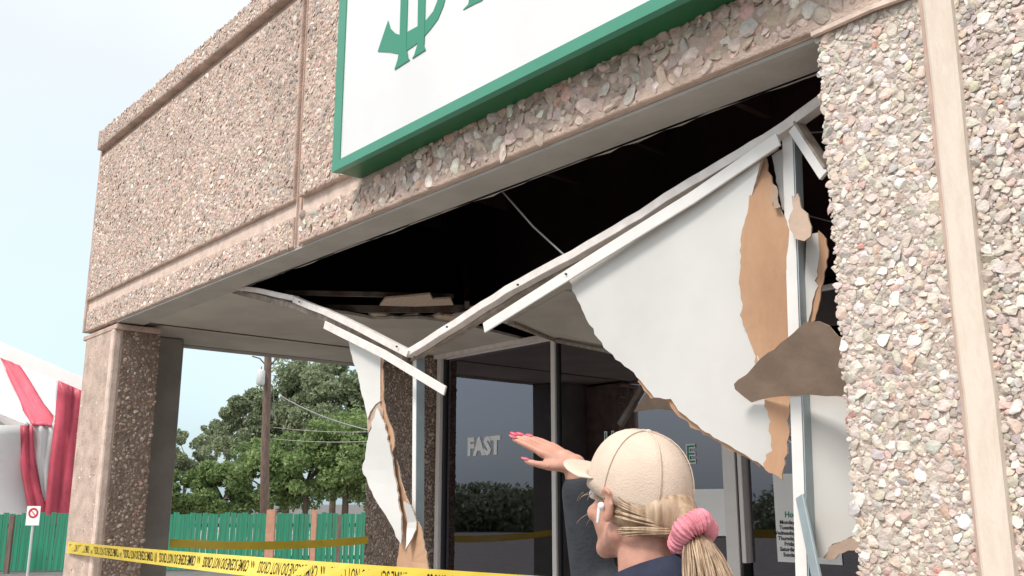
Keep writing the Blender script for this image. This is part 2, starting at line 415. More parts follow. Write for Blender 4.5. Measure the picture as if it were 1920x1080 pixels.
# ------------------------------------------------------------------ setting: ground
g = MB().add([(-500, -300, 0), (300, -300, 0), (300, 600, 0), (-500, 600, 0)], [(0, 1, 2, 3)]).build("parking_lot", M['asphalt']); tag(g, kind="structure", label="dark asphalt parking lot around the building")
g = MB().box(-7.6, 6.0, 0.2, 12.0, -0.2, 0.12).build("sidewalk", M['concrete'], bevel=0.01); tag(g, kind="structure", label="pale concrete walk under the entrance canopy")
g = MB().box(-60, -14.0, 13.0, 27, -0.1, 0.004).build("side_yard", M['concrete']); tag(g, kind="structure", label="pinkish pale concrete yard in front of the green fence")

# ------------------------------------------------------------------ the building
FY = 2.0                     # facade plane
ZB = CAMZ + 1.143            # underside of the fascia
bld = empty("commercial_building", (-3.5, 3.0, 0.0), "single-storey shop building of exposed pebble aggregate panels with a damaged open entrance canopy", "building")

# left fascia panel: backing slab, raised field, coping
ZG = CAMZ + 1.345            # lower groove
ZT0, ZT1 = CAMZ + 2.455, CAMZ + 2.60
XJ = -3.80                   # vertical joint
def fascia(x0, x1, seed, lod, cls, pal, pinkfield=True, skip=None):
    fp = MB().box(x0, x1, FY, FY + 0.16, ZB, ZT1 + 0.02).build("fascia_panel", M['groove'], bld)
    MB().box(x0 + 0.002, x1 - 0.004, FY - 0.022, FY + 0.01, ZG + 0.02, ZT0 - 0.03).build("raised_field", M['matrix'], fp, bevel=0.008)
    MB().box(x0 + 0.002, x1 - 0.004, FY - 0.010, FY + 0.01, ZB + 0.003, ZG - 0.05).build("lower_band", M['matrix'], fp, bevel=0.006)
    MB().box(x0 - 0.0, x1, FY - 0.055, FY + 0.2, ZT0 + 0.015, ZT1).build("coping", M['matrix'], fp, bevel=0.01)
    stuff_stones(fp, ((x0 + 0.02, FY - 0.022, ZG + 0.035), (1, 0, 0), (0, 0, 1), (0, -1, 0), x1 - x0 - 0.04, ZT0 - ZG - 0.08, cls, pal, seed), lod=lod, rise=0.0, flat=0.42, tall=1.15, hole=skip, stain=True)
    stuff_stones(fp, ((x0 + 0.02, FY - 0.010, ZB + 0.012), (1, 0, 0), (0, 0, 1), (0, -1, 0), x1 - x0 - 0.04, ZG - ZB - 0.07, cls, pal, seed + 1), lod=lod, rise=0.0, flat=0.42)
    stuff_stones(fp, ((x0 + 0.02, FY - 0.055, ZT0 + 0.03), (1, 0, 0), (0, 0, 1), (0, -1, 0), x1 - x0 - 0.04, ZT1 - ZT0 - 0.03, cls, pal, seed + 2), lod=lod, rise=0.1, flat=0.4)
    stuff_stones(fp, ((x0 + 0.02, FY - 0.05, ZT1), (1, 0, 0), (0, 1, 0), (0, 0, 1), x1 - x0 - 0.04, 0.2, cls, pal, seed + 3), lod=1, rise=0.2, flat=0.5)
    return fp
small = [(0.012, 0.017, 900), (0.008, 0.0115, 4500), (0.005, 0.0072, 7000)]
big = [(0.021, 0.029, 450), (0.014, 0.020, 1800), (0.010, 0.015, 2600), (0.006, 0.009, 2600)]
fL = fascia(-6.80, XJ - 0.03, 11, 1, small, PAL_PINK)
# left end return of the parapet
MB().box(-6.83, -6.80, FY - 0.02, FY + 0.2, ZB, ZT1).build("end_edge", M['matrix'], fL, bevel=0.006)
# joint
MB().box(XJ - 0.03, XJ + 0.03, FY + 0.012, FY + 0.15, ZB + 0.004, ZT1).build("joint_sealant", M['groove'], bld)
MB().bar([(XJ, FY + 0.008, ZB + 0.01), (XJ + 0.002, FY + 0.008, ZT1)], 0.02, 0.012, up=(1, 0, 0)).build("joint_sealant", M['sealant'], bld)
# right fascia: narrower raised strip left of the sign, big stones below it
fR = MB().box(XJ + 0.03, -0.86, FY, FY + 0.16, ZB, ZT1 + 0.02).build("fascia_panel", M['groove'], bld)
MB().box(XJ + 0.035, -3.30, FY - 0.03, FY + 0.01, ZG + 0.02, ZT0 - 0.03).build("raised_field", M['matrix'], fR, bevel=0.008)
stuff_stones(fR, ((XJ + 0.05, FY - 0.03, ZG + 0.03), (1, 0, 0), (0, 0, 1), (0, -1, 0), 0.56, ZT0 - ZG - 0.08, small, PAL_PINK, 21), lod=1, rise=0.0, flat=0.42, tall=1.15)
MB().box(XJ + 0.035, -0.87, FY - 0.018, FY + 0.01, ZB + 0.003, ZG - 0.06).build("lower_band", M['matrix'], fR, bevel=0.006)
stuff_stones(fR, ((XJ + 0.05, FY - 0.018, ZB + 0.022), (1, 0, 0), (0, 0, 1), (0, -1, 0), 0.82, 0.115, [(0.016, 0.023, 500), (0.010, 0.014, 2500), (0.006, 0.009, 5000)], PAL_PINK, 22), lod=2, rise=0.0, flat=0.42)
stuff_stones(fR, ((-2.93, FY - 0.018, ZB + 0.028), (1, 0, 0), (0, 0, 1), (0, -1, 0), 2.05, 0.50, big, PAL_PINK, 23), lod=2, rise=0.0, flat=0.45, gap=0.80)
MB().box(-2.95, -0.87, FY - 0.016, FY + 0.01, ZG - 0.058, ZT0 - 0.03).build("upper_band", M['matrix'], fR)
MB().box(XJ + 0.03, -0.86, FY - 0.05, FY + 0.2, ZT0 + 0.015, ZT1).build("coping", M['matrix'], fR, bevel=0.01)
# smooth underside edge (cast arris)
MB().box(-6.2, -1.05, FY + 0.004, FY + 0.17, ZB - 0.012, ZB - 0.002).build("beam_underside", M['beam_under'], bld)
# irregular inner lip of the beam
lip = MB(); xs = np.linspace(-4.7, -1.1, 60)
pl = [(x, FY + 0.172 + 0.008 * math.sin(x * 9) + 0.006 * rng.normal(), ZB - 0.012) for x in xs]
lip.prism(pl + [(-1.1, FY + 0.16, ZB - 0.012), (-4.7, FY + 0.16, ZB - 0.012)], (0, 0, 0.012)); lip.build("beam_lip", M['beam_under'], bld)

# right pillar: near stones one by one
PX0, PX1 = -1.14, -0.862
pil = MB().box(PX0 + 0.012, -0.846, FY, FY + 0.42, 0.1, ZB + 0.0).build("pillar", M['matrix_grey'], bld)
cls_p = [(0.0115, 0.016, 700), (0.0078, 0.011, 5000), (0.0048, 0.0072, 18000), (0.0033, 0.0045, 16000)]
W, c, bf, r = stones((PX0 + 0.006, FY, 0.12), (1, 0, 0), (0, 0, 1), (0, -1, 0), PX1 - PX0 - 0.0, ZB - 0.13, cls_p, PAL_GREY, 31, lod=2, rise=0.08, flat=0.42, gap=0.78)
# stones of the wall right of the batten
W2, c2, _, r2 = stones((-0.796, FY - 0.002, 0.12), (1, 0, 0), (0, 0, 1), (0, -1, 0), 1.5, 3.9, cls_p, PAL_GREY, 37, lod=2, rise=0.08, flat=0.42, gap=0.78)
def px_of(p):
    q = p - C0; d = q @ FW
    return 960 + FPX * (q @ RT) / d, 540 - FPX * (q @ UPV) / d, d
wall = MB().box(-0.846, 0.9, FY + 0.0, FY + 0.42, 0.1, ZT1 + 0.15).build("wall_panel", M['matrix_grey'], bld)
for (WW, cc, rr, par, keep) in ((W, c, r, pil, 175), (W2, c2, r2, wall, 125)):
    cen = WW.mean(1); x, y, d = px_of(cen)
    vis = (x > 0) & (x < 1920) & (y > -20) & (y < 1090)
    score = np.where(vis, rr / d, 0); idx = np.argsort(-score)[:keep]; rest = np.setdiff1d(np.arange(len(rr)), idx)
    for i in idx:
        v0 = WW[i] - cen[i]
        me = stone_mesh("stone", v0[None], cc[i][None], bf)
        me.materials.append(M['stone']); o = bpy.data.objects.new("stone", me); COL.objects.link(o)
        o.parent = par; o.location = cen[i]; o.matrix_parent_inverse = Matrix.Identity(4)
        if par.parent is not None:
            o.location = Vector(cen[i])
    o = link("aggregate_stones", stone_mesh("aggregate_stones", WW[rest], cc[rest], bf), M['stone'], par); o["kind"] = "stuff"
# pillar's inner return
stuff_stones(pil, ((PX0 + 0.012, FY, 0.12), (0, 1, 0), (0, 0, 1), (-1, 0, 0), 0.4, ZB - 0.13, cls_p[:3], PAL_GREY, 33), lod=1, rise=0.6, flat=0.55)
# cap line between pillar and fascia
MB().bar([(-1.14, FY - 0.012, ZB - 0.002), (-0.98, FY - 0.014, ZB + 0.003), (-0.868, FY - 0.012, ZB - 0.001)], 0.012, 0.014, up=(0, 0, 1)).build("mortar_line", M['groove'], bld)

# cream batten over the joint
bt = MB(); n = 26
for k in range(1):
    prof = [(-0.033, 0.0), (-0.032, -0.020), (-0.026, -0.024), (0.020, -0.024), (0.028, -0.019), (0.030, 0.0)]
    vs = []; zs = np.linspace(0.12, ZT1 + 0.15, n)
    for i, z in enumerate(zs):
        ox = -0.824 + 0.003 * math.sin(z * 2.3) + 0.0015 * rng.normal(); 
        for (px, py) in prof: vs.append((ox + px * (1 + 0.04 * math.sin(z * 5)), FY + py, z))
    m_ = len(prof); fs = [(m_ * i + j, m_ * i + j + 1, m_ * i + m_ + j + 1, m_ * i + m_ + j) for i in range(n - 1) for j in range(m_ - 1)]
    fs += [tuple(range(m_)), tuple(m_ * (n - 1) + j for j in range(m_))]
    bt.add(vs, fs)
bt = bt.build("joint_batten", M['pipe'], bld)
MB().box(-0.870, -0.859, FY - 0.012, FY + 0.01, 0.12, ZT1 + 0.1).build("sealant_bead", M['sealant'], bld, bevel=0.003)

# left column
colm = MB().box(-6.79, -6.21, FY + 0.0, FY + 0.30, 0.1, ZB - 0.02).build("column", M['matrix'], bld, bevel=0.012)
stuff_stones(colm, ((-6.77, FY + 0.002, 0.14), (1, 0, 0), (0, 0, 1), (0, -1, 0), 0.50, ZB - 0.2, small, PAL_PINK, 41), lod=1, rise=-0.6, flat=0.35)
MB().box(-6.27, -6.205, FY - 0.006, FY + 0.05, 0.12, ZB - 0.05).build("corner_arris", M['groove'], colm, bevel=0.012)
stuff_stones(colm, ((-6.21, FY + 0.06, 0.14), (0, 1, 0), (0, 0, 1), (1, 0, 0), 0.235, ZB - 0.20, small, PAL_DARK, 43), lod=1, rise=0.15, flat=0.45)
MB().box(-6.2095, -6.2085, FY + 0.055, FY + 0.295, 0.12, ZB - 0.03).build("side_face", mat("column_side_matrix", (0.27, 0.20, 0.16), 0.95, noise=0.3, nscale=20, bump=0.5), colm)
MB().prism([(-6.93, FY + 0.302, 0.1), (-6.62, FY + 0.302, 0.1), (-6.60, FY + 0.61, 0.1), (-6.93, FY + 0.745, 0.1)], (0, 0, ZB - 0.102)).build("column", M['smooth_conc'], bld, bevel=0.01)
MB().box(-6.84, -6.17, FY - 0.005, FY + 0.29, ZB - 0.055, ZB - 0.022).build("column_joint", M['matrix'], bld, bevel=0.006)
# side beam and roof
MB().box(-6.98, -6.84, FY + 0.17, 5.2, ZB - 0.004, ZT1).build("side_beam", M['smooth_conc'], bld)
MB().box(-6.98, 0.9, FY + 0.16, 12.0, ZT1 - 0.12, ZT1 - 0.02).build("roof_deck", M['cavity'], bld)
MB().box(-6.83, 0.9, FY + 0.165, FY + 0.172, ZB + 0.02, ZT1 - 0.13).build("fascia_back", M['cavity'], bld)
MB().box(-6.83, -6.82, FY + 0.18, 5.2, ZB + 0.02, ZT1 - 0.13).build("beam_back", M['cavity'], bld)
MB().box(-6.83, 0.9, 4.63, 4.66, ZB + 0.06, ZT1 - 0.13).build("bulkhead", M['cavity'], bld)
# joists in the void
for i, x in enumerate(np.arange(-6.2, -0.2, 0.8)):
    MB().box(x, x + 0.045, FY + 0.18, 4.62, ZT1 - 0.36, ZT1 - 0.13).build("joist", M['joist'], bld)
# right return wall of the porch
MB().box(-0.846, -0.7, FY + 0.42, 7.0, 0.1, ZT1).build("porch_wall", M['matrix_grey'], bld)

# pilaster by the shop window
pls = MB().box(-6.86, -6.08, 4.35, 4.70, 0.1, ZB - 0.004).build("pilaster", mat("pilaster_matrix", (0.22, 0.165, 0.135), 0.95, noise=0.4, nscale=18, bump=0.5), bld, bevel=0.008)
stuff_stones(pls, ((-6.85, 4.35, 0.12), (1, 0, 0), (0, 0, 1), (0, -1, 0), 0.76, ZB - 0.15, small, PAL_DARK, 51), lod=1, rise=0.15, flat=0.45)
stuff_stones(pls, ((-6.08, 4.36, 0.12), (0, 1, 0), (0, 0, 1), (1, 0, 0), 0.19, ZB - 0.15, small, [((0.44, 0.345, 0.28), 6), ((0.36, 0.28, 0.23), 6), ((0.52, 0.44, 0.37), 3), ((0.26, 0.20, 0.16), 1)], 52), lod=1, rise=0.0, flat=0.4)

# ------------------------------------------------------------------ storefront
def pane(name, vs):
    return MB().add(vs, [(0, 1, 2, 3)]).build(name, M['glass'], bld)
GY = 4.52
GX = aY(1043, 800, GY)[0]
XP0, XP1 = aY(1366, 950, GY)[0], aY(1398, 950, GY)[0]
XD1 = -2.05
for x0_, x1_, nm in ((-6.0, GX - 0.02, "window_pane"), (GX + 0.02, XP0, "window_pane"), (XP1 + 0.03, XD1, "door_pane"), (XD1 + 0.06, -0.86, "window_pane")):
    pane(nm, [(x0_, GY, 0.2), (x1_, GY, 0.2), (x1_, GY, ZB - 0.03), (x0_, GY, ZB - 0.03)])
def frame(name, *b, m='alum', bevel=0.004): return MB().box(*b).build(name, M[m], bld, bevel=bevel)
frame("frame_jamb", -6.06, -6.015, GY - 0.05, GY + 0.06, 0.1, ZB - 0.006)
frame("frame_gasket", -6.013, -5.985, GY - 0.02, GY + 0.03, 0.1, ZB - 0.03, m='dark_metal')
frame("mullion", GX - 0.022, GX + 0.018, GY - 0.03, GY + 0.03, 0.1, ZB - 0.006)
frame("mullion_gasket", GX + 0.020, GX + 0.042, GY - 0.015, GY + 0.03, 0.1, ZB - 0.03, m='dark_metal')
frame("door_post", XP0, XP1 - 0.03, GY - 0.04, GY + 0.05, 0.1, ZB - 0.006)
frame("post_gasket", XP1 - 0.028, XP1 - 0.012, GY - 0.03, GY + 0.04, 0.1, ZB - 0.006, m='dark_metal')
frame("door_stile", XP1 - 0.010, XP1 + 0.018, GY - 0.045, GY + 0.03, aY(1400, 1055, GY)[2], ZB - 0.3)
frame("door_stile", XD1, XD1 + 0.06, GY - 0.03, GY + 0.03, 0.1, ZB - 0.006)
frame("head_rail", -5.985, -0.86, GY - 0.02, GY + 0.025, ZB - 0.035, ZB - 0.006)
frame("sill_rail", -5.985, -0.86, GY - 0.02, GY + 0.025, 0.12, 0.24)
# room behind the glass
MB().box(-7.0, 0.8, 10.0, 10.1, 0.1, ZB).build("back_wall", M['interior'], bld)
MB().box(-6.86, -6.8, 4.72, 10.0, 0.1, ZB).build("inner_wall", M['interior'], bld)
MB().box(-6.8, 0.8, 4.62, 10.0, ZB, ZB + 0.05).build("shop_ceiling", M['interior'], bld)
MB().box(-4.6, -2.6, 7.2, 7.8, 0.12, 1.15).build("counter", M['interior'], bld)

# ------------------------------------------------------------------ canopy ceiling: what is still up
def ceiling_poly(pts, name, z=ZB + 0.002, th=0.018, m='soffit'):
    return MB().prism([(x, y, z) for x, y in pts], (0, 0, th)).build(name, M[m], bld)
def rag(pts, amp, step, seed=1):
    rg = random.Random(seed); out = []
    for i in range(len(pts) - 1):
        a, b = np.array(pts[i]), np.array(pts[i + 1]); L = np.linalg.norm(b - a); k = max(1, int(L / step))
        for j in range(k):
            p = a + (b - a) * j / k
            if j or i: p = p + np.array([rg.uniform(-amp, amp) for _ in p])
            out.append(tuple(p))
    out.append(tuple(pts[-1])); return out
Zr = CAMZ + 1.143
q = lambda x, y: tuple(aZ(x, y, Zr)[:2])
edge1 = rag([(-4.80, FY + 0.17), (-4.98, 2.62), (-5.05, 2.95), (-5.08, 3.22), (-4.86, 3.5)], 0.02, 0.06, 3)
ceiling_poly([(-6.14, FY + 0.17)] + edge1 + [q(880, 612), q(985, 638), (-4.99, 4.51), (-6.14, 4.51)], "ceiling_board")
ceiling_poly([(-6.84, FY + 0.17), (-6.15, FY + 0.17), (-6.15, 4.7), (-6.84, 4.7)], "ceiling_board")
edge2 = rag([q(850, 596), (-4.35, 3.50), (-3.9, 3.52), (-3.45, 3.40), (-3.0, 3.24), (-2.75, 3.6), (-2.66, 4.1), (-2.7, 4.5)], 0.025, 0.07, 5)
ceiling_poly(edge2 + [(-2.7, 4.51), (-4.90, 4.51), q(1025, 630), q(940, 606)], "ceiling_board", z=ZB + 0.004)
MB().bar([(-6.145, FY + 0.18, ZB + 0.001), (-6.145, 4.6, ZB + 0.001)], 0.012, 0.012).build("ceiling_joint", M['rust_frame'], bld)
# soffit bead along the window head
MB().box(-6.05, -2.72, GY - 0.09, GY - 0.052, ZB - 0.03, ZB).build("ceiling_bead", M['trim'], bld)
sg_ = [aZ(958, 602, Zr - 0.006), aY(1043, 636, 4.47), aY(1140, 654, 4.15), aY(1260, 684, 3.7), aZ(1260, 560, Zr - 0.006), aZ(1060, 546, Zr - 0.006)]
tag(MB().prism(sg_, (0, 0, 0.015)).build("sagging_board", M['soffit']), "grey-white ceiling board dipping in front of the window head, behind the big torn board", "ceiling board")
tag(MB().bar([sg_[0] - (0, 0, .012), sg_[1] - (0, 0, .012), sg_[2] - (0, 0, .012), sg_[3] - (0, 0, .012)], 0.022, 0.05).build("board_bead", M['wood_and_shade']), "thin dusty batten along the lower edge of the dipping grey ceiling board", "batten")

# ------------------------------------------------------------------ torn pieces: sheets with a face, a back and a broken edge
def sheet(name, poly, yfun, thick, mats, parent=None, step=26, ragn=0.0, straight=(), seed=1, rstep=9):
    rg = random.Random(seed); P = []
    n = len(poly)
    for i in range(n):
        a = np.array(poly[i], float); b = np.array(poly[(i + 1) % n], float); L = np.linalg.norm(b - a)
        k = max(1, int(L / rstep)); s_ = (i in straight)
        nv = np.array([-(b - a)[1], (b - a)[0]]) / (L + 1e-9)
        for j in range(k):
            p = a + (b - a) * j / k
            if j and not s_: p = p + nv * rg.gauss(0, ragn)
            P.append(p)
    nb = len(P)
    xs = [p[0] for p in P]; ys = [p[1] for p in P]
    def inside(x, y):
        c_ = False; j = nb - 1
        for i in range(nb):
            if (ys[i] > y) != (ys[j] > y) and x < (xs[j] - xs[i]) * (y - ys[i]) / (ys[j] - ys[i]) + xs[i]: c_ = not c_
            j = i
        return c_
    I = []
    for x in np.arange(min(xs) + step / 2, max(xs), step):
        for y in np.arange(min(ys) + step / 2, max(ys), step):
            if inside(x, y) and min((x - a_) ** 2 + (y - b_) ** 2 for a_, b_ in zip(xs, ys)) > (step * 0.3) ** 2: I.append((x, y))
    pts = [Vector((float(a_), float(b_))) for a_, b_ in P] + [Vector((float(a_), float(b_))) for a_, b_ in I]
    v, e, f, ov, oe, of = delaunay_2d_cdt(pts, [(i, (i + 1) % nb) for i in range(nb)], [list(range(nb))], 1, 1e-5)
    W = [aY(p[0], p[1], yfun(p[0], p[1])) for p in v]
    Bk = [w_ + np.array((0, thick, 0)) for w_ in W]
    mb = MB(); m = len(W)
    mb.add(W + Bk, [tuple(t) for t in f], 0)
    mb.f += [tuple(m + i for i in reversed(t)) for t in f]; mb.mi += [1] * len(f)
    # boundary edges
    cnt = {}
    for t in f:
        for i in range(len(t)):
            a_, b_ = t[i], t[(i + 1) % len(t)]; k = (min(a_, b_), max(a_, b_)); cnt.setdefault(k, []).append((a_, b_))
    for k, l in cnt.items():
        if len(l) == 1:
            a_, b_ = l[0]; mb.f.append((b_, a_, m + a_, m + b_)); mb.mi.append(2)
    return mb.build(name, [M[x] for x in mats], parent)

def pxbar(name, pts, Y, w, d, m, parent=None, prop=None):
    """bar along image points lying in the plane Y (a number or one per point)"""
    Ys = list(Y) if isinstance(Y, (list, tuple)) else [Y] * len(pts)
    if name in ("channel", "batten"):
        p2, y2 = [], []; rg = random.Random(int(pts[0][0]))
        for i in range(len(pts) - 1):
            k = max(1, int(math.dist(pts[i], pts[i + 1]) / 26))
            for j in range(k):
                f_ = j / k; nz = 0 if (i == 0 and j == 0) else rg.gauss(0, 0.8)
                p2.append((pts[i][0] * (1 - f_) + pts[i + 1][0] * f_, pts[i][1] * (1 - f_) + pts[i + 1][1] * f_ + nz)); y2.append(Ys[i] * (1 - f_) + Ys[i + 1] * f_ + rg.gauss(0, .0015))
        pts = p2 + [pts[-1]]; Ys = y2 + [Ys[-1]]
    P = [aY(x, y, yy) for (x, y), yy in zip(pts, Ys)]
    return MB().bar(P, w, d, up=(0, 0, 1)).build(name, M[m], parent, bevel=0.002), P

# solid stand-ins for debris reflections seen in the window, behind the big board
tag(MB().prism([aY(1188, 772, 4.1), aY(1213, 735, 4.1), aY(1250, 742, 4.05), (aY(1275, 765, 4.05)), aY(1275, 772, 4.05), aY(1230, 766, 4.1)], (0.0, 0.015, 0)).build("brown_reflection", M['brown_back']), "added brown piece imitating a board reflection in the window behind the big torn board", "board scrap")
tag(MB().bar([aY(1212, 716, 4.1), aY(1163, 797, 4.1)], 0.03, 0.03).build("channel_reflection", M['rust_frame']), "added dark grey bar imitating the reflection of hanging trim in the window above the cap", "channel")
# sagging front trim: left run and right run meet in a kink
tl = empty("sagging_trim", aY(430, 540, 2.19), "left half of the bent white ceiling trim, sloping down from the beam to the kink", "trim")
pxbar("channel", [(428, 537), (490, 545), (555, 560)], 2.186, 0.026, 0.035, 'trim', tl)
pxbar("channel", [(555, 562), (640, 597), (708, 632), (770, 664)], 2.19, 0.030, 0.035, 'trim', tl)
pxbar("batten", [(430, 543), (555, 574), (600, 590), (680, 628), (760, 672)], 2.22, 0.030, 0.03, 'wood_and_shade', tl)  # dark strip stands in for the shadow along the trim's lower side
tr_ = empty("sagging_trim", aY(770, 660, 2.19), "right half of the bent white ceiling trim, rising from the kink past the big torn board", "trim")
pxbar("channel", [(772, 661), (860, 606), (980, 530), (1080, 478), (1160, 432), (1300, 345), (1440, 263), (1478, 238), (1548, 188)], 2.20, 0.030, 0.04, 'trim', tr_)
pxbar("batten", [(775, 672), (870, 616), (990, 543), (1090, 492), (1170, 446)], 2.235, 0.026, 0.03, 'wood_and_shade', tr_)  # shadow below the right run, built as a dark strip
for (x, y) in ((839, 613), (972, 534), (745, 650), (562, 566)):
    p = aY(x, y, 2.166); MB().tube([p, p + np.array((0, -0.006, 0))], 0.004, 8).build("screw", M['dark_metal'], tl if x < 770 else tr_)
# right upper channel, loose, hanging from the right end of the trim
t = empty("bent_channel", aY(1480, 236, 2.2), "short grey-white metal channel dangling from the trim beside the right pillar", "channel")
pxbar("channel_web", [(1487, 240), (1546, 330)], [2.19, 2.17], 0.030, 0.012, 'trim_cool', t)
pxbar("channel_flange", [(1497, 230), (1556, 318)], [2.20, 2.18], 0.008, 0.04, 'wood_and_shade', t)
pxbar("channel_flange", [(1493, 236), (1551, 325)], [2.215, 2.20], 0.018, 0.006, 'rust_frame', t)

# long lath in front of the big board
lt = empty("long_lath", aY(905, 625, 2.16), "long flat white lath lying along the top of the big torn white board", "lath")
pxbar("lath_strip", [(908, 615), (1100, 494), (1300, 370), (1460, 261)], 2.165, 0.040, 0.008, 'trim_cool', lt)
p = aY(1062, 514, 2.16); MB().tube([p, p + np.array((0, -0.006, 0))], 0.0035, 8).build("screw", M['dark_metal'], lt)
pxbar("lath_lip", [(1060, 527), (1100, 503), (1300, 381), (1458, 277)], 2.175, 0.007, 0.012, 'wood_and_shade', lt)

# big board
bb = empty("torn_ceiling_board", aY(1300, 500, 2.2), "big white ceiling board hanging upright from the long lath, its lower left edge torn in a curve", "ceiling board")
yb = lambda x, y: 2.185 + 0.00012 * (y - 400) + 0.006 * math.sin(x * 0.012 + y * 0.01)
sheet("board_sheet", [(1066, 525), (1428, 296), (1417, 340), (1402, 400), (1397, 480), (1396, 540), (1406, 610), (1424, 680), (1444, 745), (1449, 800), (1453, 862), (1440, 884),
       (1428, 872), (1362, 832), (1322, 810), (1272, 770), (1258, 748), (1226, 745), (1180, 692), (1132, 652), (1096, 590)], yb, 0.012, ('white_face', 'brown_back', 'gypsum_edge'), bb, ragn=1.1, straight=(0,), seed=4)
sheet("paper_fringe", [(1200, 700), (1232, 738), (1258, 742), (1272, 764), (1322, 804), (1362, 826), (1428, 866), (1426, 877), (1398, 857), (1358, 837), (1319, 815), (1267, 775), (1253, 753), (1220, 747), (1196, 716)], lambda x, y: yb(x, y) + 0.010, 0.003, ('brown_paper', 'brown_back', 'gypsum_edge'), bb, ragn=1.6, seed=41, step=60)
# brown torn paper strip
bs = empty("torn_brown_strip", aY(1440, 500, 2.2), "tall strip of torn tan backing paper between the big white board and the white stud", "torn paper")
ys_ = lambda x, y: 2.205 + 0.012 * math.sin(y * 0.011) + 0.0004 * (x - 1430)
sheet("paper_strip", [(1424, 292), (1436, 296), (1446, 330), (1452, 352), (1458, 385), (1464, 395), (1474, 412), (1483, 440), (1485, 500), (1490, 560), (1502, 615), (1492, 690), (1482, 745), (1479, 800), (1472, 870), (1466, 900),
       (1434, 880), (1436, 852), (1448, 845), (1440, 780), (1430, 735), (1410, 650), (1392, 600), (1386, 520), (1390, 440), (1404, 380), (1412, 345), (1420, 342)], ys_, 0.006, ('brown_paper', 'brown_back', 'gypsum_edge'), bs, ragn=1.8, seed=8)
sheet("loose_fibre", [(1450, 345), (1456, 350), (1459, 380), (1463, 388), (1452, 392), (1444, 372)], lambda x, y: 2.19, 0.003, ('brown_back', 'brown_back', 'brown_back'), bs, ragn=2, seed=9)
# greenish scrap behind
sc_ = tag(sheet("board_scrap", [(1447, 292), (1466, 280), (1476, 300), (1478, 400), (1466, 392), (1455, 340)], lambda x, y: 2.24, 0.01, ('white_face', 'brown_back', 'gypsum_edge'), None, ragn=1, seed=12), "small pale scrap of board wedged left of the white stud top", "board scrap")

# stud, right
st = empty("metal_stud", (aY(1500, 900, 2.22)[0], 2.22, 0.12), "tall white metal stud standing close to the right stone pillar", "stud")
xs0 = aY(1477, 252, 2.215); xs1 = aY(1503, 1060, 2.215)
zb = 0.12; tt = (xs0[2] - zb) / (xs0[2] - xs1[2]); xb = xs0[0] + (xs1[0] - xs0[0]) * tt
MB().bar([xs0, (xb, 2.215, zb)], 0.032, 0.004, up=(1, 0, 0)).build("stud_web", M['trim_cool'], st, bevel=0.001)
MB().bar([xs0 + np.array((0.019, 0.018, 0)), (xb + 0.019, 2.233, zb)], 0.003, 0.036, up=(1, 0, 0)).build("stud_flange", M['blue_metal'], st)
MB().bar([xs0 + np.array((-0.017, 0.018, 0)), (xb - 0.017, 2.233, zb)], 0.003, 0.036, up=(1, 0, 0)).build("stud_flange", M['trim_cool'], st)
# upright board right of the stud
rb = empty("upright_board", aY(1540, 800, 2.25), "narrow off-white board standing between the white stud and the right pillar, torn at its foot", "ceiling board")
yr = lambda x, y: 2.245 + 0.0004 * (x - 1510)
sheet("board_sheet", [(1504, 700), (1512, 440), (1534, 436), (1536, 480), (1529, 545), (1515, 605), (1517, 700), (1640, 700), (1640, 1004), (1600, 1004), (1560, 1020), (1543, 1046), (1512, 1050)], yr, 0.012, ('white_face', 'brown_back', 'gypsum_edge'), rb, ragn=1.4, straight=(0, 6, 7, 12), seed=15)
sheet("torn_edge", [(1534, 432), (1549, 448), (1553, 470), (1545, 520), (1538, 560), (1528, 600), (1516, 612), (1527, 550), (1534, 480)], lambda x, y: 2.256, 0.004, ('brown_paper', 'brown_back', 'gypsum_edge'), rb, ragn=1.5, seed=16)
sheet("green_backing", [(1543, 1046), (1556, 1024), (1598, 1006), (1640, 1006), (1640, 1026), (1590, 1032), (1556, 1050)], lambda x, y: 2.262, 0.004, ('brown_back', 'brown_back', 'gypsum_edge'), rb, ragn=1.5, seed=17)
# small brown flap on the stud
fl = tag(sheet("brown_flap", [(1484, 366), (1490, 372), (1495, 362), (1499, 372), (1502, 390), (1514, 400), (1521, 425), (1520, 443), (1508, 452), (1492, 448), (1481, 430), (1478, 414), (1487, 392)], lambda x, y: 2.205 - 0.0004 * (y - 360), 0.005, ('brown_back', 'brown_paper', 'gypsum_edge'), None, ragn=0.8, seed=18), "small rounded brown paper flap curling over the upper white stud", "paper flap")
# big curled flap: hinged at its top, its foot swings forward, so its underside shades
def flap():
    poly = [(1376, 720), (1384, 712), (1400, 702), (1440, 661), (1452, 655), (1488, 624), (1508, 604), (1534, 602), (1553, 610), (1570, 630), (1582, 634), (1640, 660), (1640, 748), (1582, 744), (1530, 741), (1480, 742), (1440, 745), (1408, 754), (1392, 742), (1378, 730)]
    yf = lambda x, y: 2.20 - 0.0014 * (750 - y) + 0.02 * math.sin((x - 1376) * 0.012)
    return sheet("curled_flap", poly, yf, 0.007, ('brown_back', 'brown_paper', 'gypsum_edge'), None, ragn=1.5, seed=19, step=20, rstep=15)
tag(flap(), "wide brown board flap jutting out sideways in front of the white stud", "paper flap")
# leaning strip at the foot
dl, _ = pxbar("leaning_strip", [(1500, 930), (1531, 1080), (1560, 1210)], [2.20, 2.17, 2.15], 0.040, 0.008, 'blue_metal'); tag(dl, "pale blue strip leaning across the foot of the white stud", "strip")

